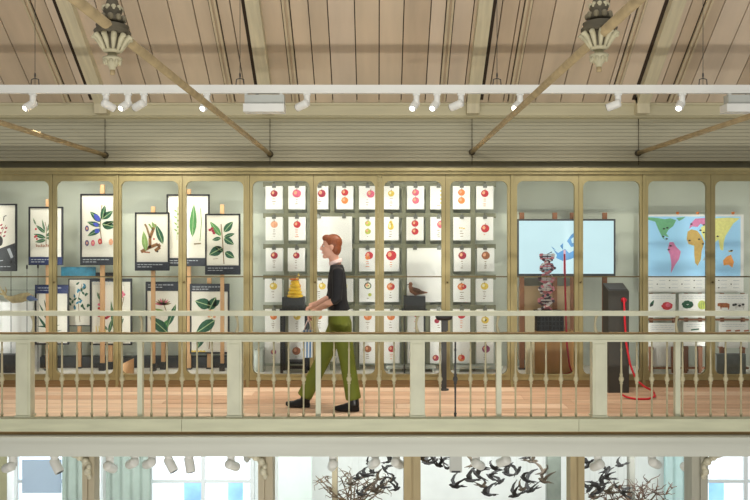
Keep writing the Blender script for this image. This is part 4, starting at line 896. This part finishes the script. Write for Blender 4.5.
# lower lamps
mb = MB(); DLm = 7.5; zl = -.40
mb.box(-6, 6, DLm - .03, DLm + .03, zl - .02, -.36, m_white); tag(mb.build('lower_track'), 'white lighting track fixed under the gallery', 'track')
LOW = [(13, -.7, 470, 'white lamp under the gallery beside the slim white post', None), (54.5, .5, 468, 'white lamp with a black lens under the gallery, before the pale blue window', m_black), (110, .1, 470, 'grey shaded lamp under the gallery before the grey green curtain', None), (135, -.5, 466, 'square white lamp before the wide curtain', None), (152, -.5, 466, 'white lamp between curtain and bright window', None),
       (168.5, .5, 467, 'white lamp with a square black lens before the bright window', m_black), (189, .2, 467, 'white lamp with a thin black lens before the bright window', m_black), (231, .3, 468, 'white lamp facing forward before the last bright window pane', None), (333, -.1, 468, 'white lamp in front of the thin brown post', None),
       (375, -.2, 466, 'white lamp among the twigs of the lower tree', None), (396, .3, 466, 'grey lamp beside the brown column and the twiggy tree', None), (476, .4, 467, 'grey lamp among the flying birds', None), (505, -.3, 464, 'white lamp above the second group of flying birds', None), (598, -.2, 468, 'grey box lamp among the birds beside the twin brown post', None), (652, .5, 466, 'white lamp between the thin grey post and the aqua curtain', None), (688, -.1, 468, 'white lamp in front of the grey column', None)]
for px, hx, py, lab, ln in LOW:
    spot(px, hx, False, lab, DLm, zl - .02, 'under_gallery_lamp', 'lamps under the gallery', py, ln or m_wgrey, .040, 1.2)
mb = MB(); mb.pbox(450, 462, 450, 472.5, 7.45, .05, m_wgrey); mb.pbox(451.5, 460.5, 471, 472.8, 7.445, .01, m_char)
tag(mb.build('speaker_box'), 'pale grey box hanging among the flying birds', 'box')
mb = MB(); mb.lathe([(.01, 0), (.02, .01), (.035, .03), (.035, .10), (.02, .16)], P(247, 462.5, 7.5), m_wgrey, 12); tag(mb.build('sensor'), 'small grey knob under the gallery beside the scroll column', 'sensor')

# birds in flight
m_bk = M('dark plumage', '#1D1A17', .7, .45, 30); m_bk2 = M('brown plumage', '#453A2B', .7, .45, 30)
def bird(px, py, d, s, yaw, pit, wing, label, mat):
    t0 = P(px, py, d); Rm = Matrix.Rotation(yaw, 3, 'Z') @ Matrix.Rotation(pit, 3, 'Y')
    T = lambda x, y, z: t0 + Rm @ Vector((x * s, y * s, z * s))
    mb = MB(); mb.tube([T(-.11, 0, .01), T(-.085, 0, .012), T(-.05, 0, 0), (T(.02, 0, -.01)), T(.07, 0, 0)], [.004 * s, .016 * s, .026 * s, .024 * s, .012 * s], mat, 8)
    mb.tube([T(.06, 0, 0), T(.10, .02, .003), T(.15, .035, .008)], [.012 * s, .01 * s, .002 * s], mat, 6, squash=.5); mb.tube([T(.06, 0, 0), T(.10, -.02, .003), T(.15, -.035, .008)], [.012 * s, .01 * s, .002 * s], mat, 6, squash=.5)
    for k in (-1, 1):
        pts = [T(-.02, k * .015, .008), T(-.03, k * .07 * math.cos(wing), .01 + .07 * math.sin(wing)), T(.02, k * .13 * math.cos(wing * 1.2), .01 + .13 * math.sin(wing * 1.2)), T(.09, k * .17 * math.cos(wing * 1.3), .01 + .17 * math.sin(wing * 1.3))]
        w = [.035, .034, .022, .003]; vs = []
        for p, q in zip(pts, w):
            f = Rm @ Vector((q * s, 0, 0)); n_ = Rm @ Vector((0, 0, .004 * s)); vs += [p - f * .6 + n_, p + f + n_, p + f - n_, p - f * .6 - n_]
        fs = []
        for i in range(3):
            o = i * 4
            for j in range(4): fs.append((o + j, o + (j + 1) % 4, o + 4 + (j + 1) % 4, o + 4 + j))
        fs += [(0, 3, 2, 1), (12, 13, 14, 15)]; mb.add(vs, fs, mat)
    mb.tube([t0 + Vector((0, 0, .01)), Vector((t0.x, t0.y, -.36))], .0012, m_wgrey, 4)
    return tag(mb.build('hanging_bird', base=t0), label, 'bird', 'stuffed birds hung in flight under the gallery')
BA = [(352, 484), (359, 478), (366, 475), (373, 472), (379, 479), (385, 470), (389, 461), (392, 480), (383, 487), (376, 491), (367, 489), (361, 494), (396, 489), (370, 464)]
BB = [(422.5, 459), (428, 463), (433.5, 461), (438, 465), (443, 462), (447, 468)]
BC = [(456, 486), (471, 480), (478, 475), (482, 486), (488, 494), (492, 478), (495, 468), (508, 474), (517, 472), (527, 457), (531, 461), (543, 472), (544, 481), (527, 480), (523, 489), (516, 495), (531, 490), (500, 482), (473, 464)]
BD = [(588, 465), (608, 478), (621, 465), (603, 484), (599, 491), (595, 497), (611, 492), (618, 487), (624, 494), (590, 488), (606, 470)]
random.seed(21)
def flock(lst, where, dd, sc):
    for i, (px, py) in enumerate(sorted(lst)):
        bird(px, py, dd + ((i * 5) % 7 - 3) * .14, sc * random.uniform(.85, 1.15), random.uniform(-.9, .9) + (PI if random.random() < .35 else 0), random.uniform(-.4, .6), random.uniform(.3, 1.15),
             'dark bird flying %s, %s from window' % (where, ['first', 'second', 'third', 'fourth', 'fifth', 'sixth', 'seventh', 'eighth', 'ninth', 'tenth', 'eleventh', 'twelfth', 'thirteenth', 'fourteenth', 'fifteenth', 'sixteenth', 'seventeenth', 'eighteenth', 'nineteenth'][i]), m_bk if random.random() < .7 else m_bk2)
flock(BA, 'over the twiggy tree', 8.4, .72); flock(BB, 'beside the brown column', 8.0, .62); flock(BC, 'in the middle bird case', 8.3, .82); flock(BD, 'beside the twin brown post', 8.4, .82)
def twigs(px, py_top, d, spread, n, mat, label, top0):
    t = thing('twiggy_tree', label, 'tree', (X(px, d), d, -3.6)); random.seed(int(px)); 
    mb = MB(); base = Vector((X(px, d), d, -3.6)); fork = P(px, 512, d); mb.tube([base, base.lerp(fork, .5) + Vector((.03, 0, 0)), fork], [.05, .04, .03], mat, 8); mb.build('trunk', t)
    rv = lambda k: Vector((random.uniform(-k, k), random.uniform(-k, k), random.uniform(-k * .6, k)))
    for i in range(n):
        mb = MB(); an = (i + .5) / n * 2 - 1; e = P(px + an * spread + random.uniform(-4, 4), top0 + abs(an) * 8 + random.uniform(-7, 9), d + random.uniform(-.3, .3))
        pts = [fork] + [fork.lerp(e, u) + rv(.05) for u in (.3, .55, .8)] + [e]; mb.tube(pts, [.014, .011, .008, .006, .003], mat, 6)
        for j in range(9):
            p = pts[2 + j % 3] ; v = rv(.13); mb.tube([p, p + v * .4 + rv(.02), p + v * .75 + rv(.03), p + v], [.006, .005, .004, .002], mat, 5)
        mb.build('branch', t)
twigs(352, 470, 8.7, 40, 16, M('twig brown', '#5C4A33', .7, .4, 20), 'bare twiggy brown tree under the gallery beside the thin brown post', 478)
twigs(632, 470, 8.6, 40, 14, M('twig red brown', '#57402F', .7, .4, 20), 'bare red brown twigs behind the thin grey post in the second bird case', 484)

# ================================================================== person walking
DP = 7.21
m_skin = M('skin', '#D8A48C', .55, .06, 12); m_hair = M('auburn hair', '#8A4A28', .5, .25, 40, stretch=(4, 4, 1)); m_top = M('black knit', '#17171B', .8, .15, 30); m_trou = M('olive green cloth', '#646C19', .75, .12, 8)
m_boot = M('black leather', '#101013', .35, .1); m_coll = M('pale pink collar', '#EBCFC8', .7, .05)
per = thing('person', 'person in black top and olive green trousers walking along the gallery', 'person', (X(333, DP), DP, 0))
def remesh(o, vs=.008, it=4):
    r = o.modifiers.new('remesh', 'REMESH'); r.mode = 'VOXEL'; r.voxel_size = vs; r.use_smooth_shade = True
    s = o.modifiers.new('smooth', 'SMOOTH'); s.iterations = it; s.factor = .5
def hand(mb, w, tip, side):                     # five separate curled fingers round a grip below the palm
    f = (tip - w).normalized(); dn = Vector((0, 0, -1)); lat = f.cross(dn).normalized(); dn = lat.cross(f).normalized() * -1
    if dn.z > 0: dn = -dn
    mb.tube([w, w + f * .03, w + f * .085], [.026, .032, .034], m_skin, 10, squash=.62)
    for i, (off, L) in enumerate(((-.028, .075), (-.0095, .085), (.0095, .080), (.028, .062))):
        k = w + f * .08 + lat * off
        mb.tube([k - f * .02, k + f * L * .42 + dn * .004, k + f * L * .62 + dn * L * .36, k + f * L * .40 + dn * L * .66], [.0095, .009, .0085, .0075], m_skin, 8)
    k = w + f * .03 + lat * (-.030 * side); mb.tube([k, k + f * .03 + lat * (-.022 * side) + dn * .012, k + f * .055 + lat * (-.012 * side) + dn * .032], [.012, .0105, .008], m_skin, 8)
q = lambda px, py, dz=0: P(px, py, DP + dz)
HC = q(331, 246.5)
body = MB()
body.ell(HC + Vector((.012, 0, .030)), (.092, .074, .088), m_skin, 18, 12); body.ell(HC + Vector((-.018, 0, -.035)), (.068, .058, .082), m_skin, 16, 12)
body.ell(HC + Vector((-.058, 0, -.098)), (.028, .032, .024), m_skin, 10, 8)                                  # chin
body.tube([HC + Vector((-.080, 0, .018)), HC + Vector((-.096, 0, -.008)), HC + Vector((-.104, 0, -.026)), HC + Vector((-.085, 0, -.034))], [.009, .012, .014, .010], m_skin, 8)   # nose
body.ell(HC + Vector((-.080, 0, -.062)), (.012, .026, .010), m_skin, 10, 7)
for k in (-1, 1): body.ell(HC + Vector((.012, k * .074, -.008)), (.020, .010, .032), m_skin, 9, 7)                 # ears
body.tube([HC + Vector((.02, 0, -.05)), q(334, 259), q(336.5, 268)], [.052, .050, .06], m_skin, 12)
body.eloft([(q(339, 310), .075, .125), (q(338, 300), .072, .12), (q(337, 286), .075, .135), (q(337, 273), .062, .150), (q(336.5, 266.5), .045, .085)], m_skin)
body.eloft([(q(340.5, 334), .07, .12), (q(340, 322), .088, .14), (q(339, 306), .08, .13)], m_skin)
arms = [(-1, (338, 272), (337, 299), (317, 309.5), (308.5, 316)), (1, (336, 272), (331, 297), (317, 303.5), (309, 307))]
for s, sh, el, wr, tp in arms:
    a, b, c, t_ = q(*sh, s * .165), q(*el, s * .20), q(*wr, s * .14), q(*tp, s * .11)
    body.tube([q(337, 272, s * .08), a, a.lerp(b, .5), b, b.lerp(c, .35), c], [.05, .048, .042, .038, .036, .026], m_skin, 12); hand(body, c, t_, s)
legs = [(-1, (341.5, 326), (347.5, 362), (353.5, 399)), (1, (338, 325), (322, 361), (304.5, 396.5))]
for s, h, k_, an in legs:
    a, b, c = q(*h, s * .085), q(*k_, s * .085), q(*an, s * .085)
    body.tube([a, a.lerp(b, .5), b, b.lerp(c, .4), c], [.075, .064, .05, .048, .036], m_skin, 12); body.tube([c, Vector((c.x + .01, c.y, max(c.z - .06, .04))), Vector((c.x - .12, c.y, max(c.z - .085, .03)))], [.036, .036, .025], m_skin, 10)
bo = body.build('body', per); remesh(bo, .0065, 3)
for k in (-1, 1):
    mb = MB(); e = HC + Vector((-.072, k * .031, .004)); mb.ell(e, (.008, .011, .006), m_white, 10, 8); mb.ell(e + Vector((-.004, 0, 0)), (.006, .006, .0065), m_inkd, 8, 6); mb.build('eye', per)
    mb = MB(); mb.tube([e + Vector((-.010, -.014, .016)), e + Vector((-.013, 0, .020)), e + Vector((-.010, .014, .016))], .003, m_hair, 6); mb.build('eyebrow', per)
mb = MB(); mb.ell(HC + Vector((-.088, 0, -.062)), (.007, .022, .006), m_pink, 10, 6); mb.build('mouth', per)
mb = MB(); mb.ell(HC + Vector((.022, 0, .042)), (.092, .082, .084), m_hair, 18, 12); mb.ell(HC + Vector((.05, 0, -.015)), (.054, .077, .08), m_hair, 14, 10)
mb.ell(HC + Vector((-.045, 0, .085)), (.045, .06, .035), m_hair, 12, 8); h = mb.build('hair', per); remesh(h, .007, 3)
mb = MB()
mb.eloft([(q(339.5, 309.5), .108, .172), (q(338, 300), .094, .155), (q(337, 287), .098, .168), (q(337, 276), .088, .184), (q(337, 269), .074, .16), (q(336.5, 264.5), .062, .088)], m_top)
for s, sh, el, wr, tp in arms:
    a, b, c = q(*sh, s * .165), q(*el, s * .20), q(*wr, s * .14)
    mb.tube([q(337, 271, s * .07), a, a.lerp(b, .5), b, b.lerp(c, .22)], [.056, .060, .054, .049, .047], m_top, 12)
o = mb.build('knit_top', per); remesh(o, .009, 4)
mb = MB(); mb.lathe([(.066, -.02), (.070, -.01), (.066, .018), (.058, .02)], q(335.5, 262), m_coll, 16, axis=(-.35, 0, 1)); mb.build('collar', per)
mb = MB(); mb.eloft([(q(341, 332), .110, .162), (q(340, 322), .118, .174), (q(338.5, 307), .080, .145)], m_trou)
for s, h, k_, an in legs:
    a, b, c = q(*h, s * .085), q(*k_, s * .085), q(*an, s * .085)
    mb.tube([a + Vector((-.01, 0, .03)), a, a.lerp(b, .5), b, b.lerp(c, .5), c], [.075, .094, .088, .078, .076, .078], m_trou, 14)
o = mb.build('trousers', per); remesh(o, .009, 4)
for s, h, k_, an in legs:
    c = q(*an, s * .085); fl = 0.0; mb = MB(); g = Vector((c.x, c.y, 0)); lift = .0 if s < 0 else .0
    tilt = 0.0 if s < 0 else .035
    mb.tube([c + Vector((0, 0, .05)), Vector((c.x + .012, c.y, .075)), Vector((c.x + .014, c.y, .05))], [.048, .046, .045], m_boot, 12)
    mb.eloft([((c.x - .065, c.y, .004), .105, .038), ((c.x - .062, c.y, .02), .118, .044), ((c.x - .05, c.y, .05), .104, .040), ((c.x - .01, c.y, .085), .058, .040)], m_boot)
    mb.tube([Vector((c.x - .11, c.y, .035)), Vector((c.x - .19, c.y, .028 + tilt * .3))], [.036, .020], m_boot, 10); mb.box(c.x + .005, c.x + .058, c.y - .03, c.y + .03, 0.001, .04, m_boot)
    o = mb.build('boot', per); remesh(o, .008, 2)
# the bag in the hand
db = DP - .115
t = thing('striped_bag', 'small white and blue striped bag hanging from the hand of the walking person', 'bag', tuple(P(307, 357, db)))
m_st = M('bag blue', '#5B86B4', .7, .1); m_sw2 = M('bag white', '#E9ECEC', .7, .03)
mb = MB()
for i in range(7):
    a, b = 302.2 + i * 1.5, 302.2 + (i + 1) * 1.5; bulge = .03 + .018 * math.sin((i + .5) / 7 * PI)
    vs = [(X(a, db), db - bulge, Z(357, db)), (X(b, db), db - bulge, Z(357, db)), (X(b, db), db + bulge, Z(357, db)), (X(a, db), db + bulge, Z(357, db)), (X(a, db), db - bulge * .6, Z(330, db)), (X(b, db), db - bulge * .6, Z(330, db)), (X(b, db), db + bulge * .6, Z(330, db)), (X(a, db), db + bulge * .6, Z(330, db))]
    mb.add(vs, [(0, 3, 2, 1), (4, 5, 6, 7), (0, 1, 5, 4), (1, 2, 6, 5), (2, 3, 7, 6), (3, 0, 4, 7)], m_st if i % 2 else m_sw2)
mb.build('pouch', t)
for k in (-1, 1):
    mb = MB(); mb.tube([P(304, 330.5, db + k * .018), P(306, 324, db + k * .012), P(308, 319.5, db), P(310, 324, db + k * .012), P(311.5, 330.5, db + k * .018)], .006, m_coll, 7); mb.build('handle', t)
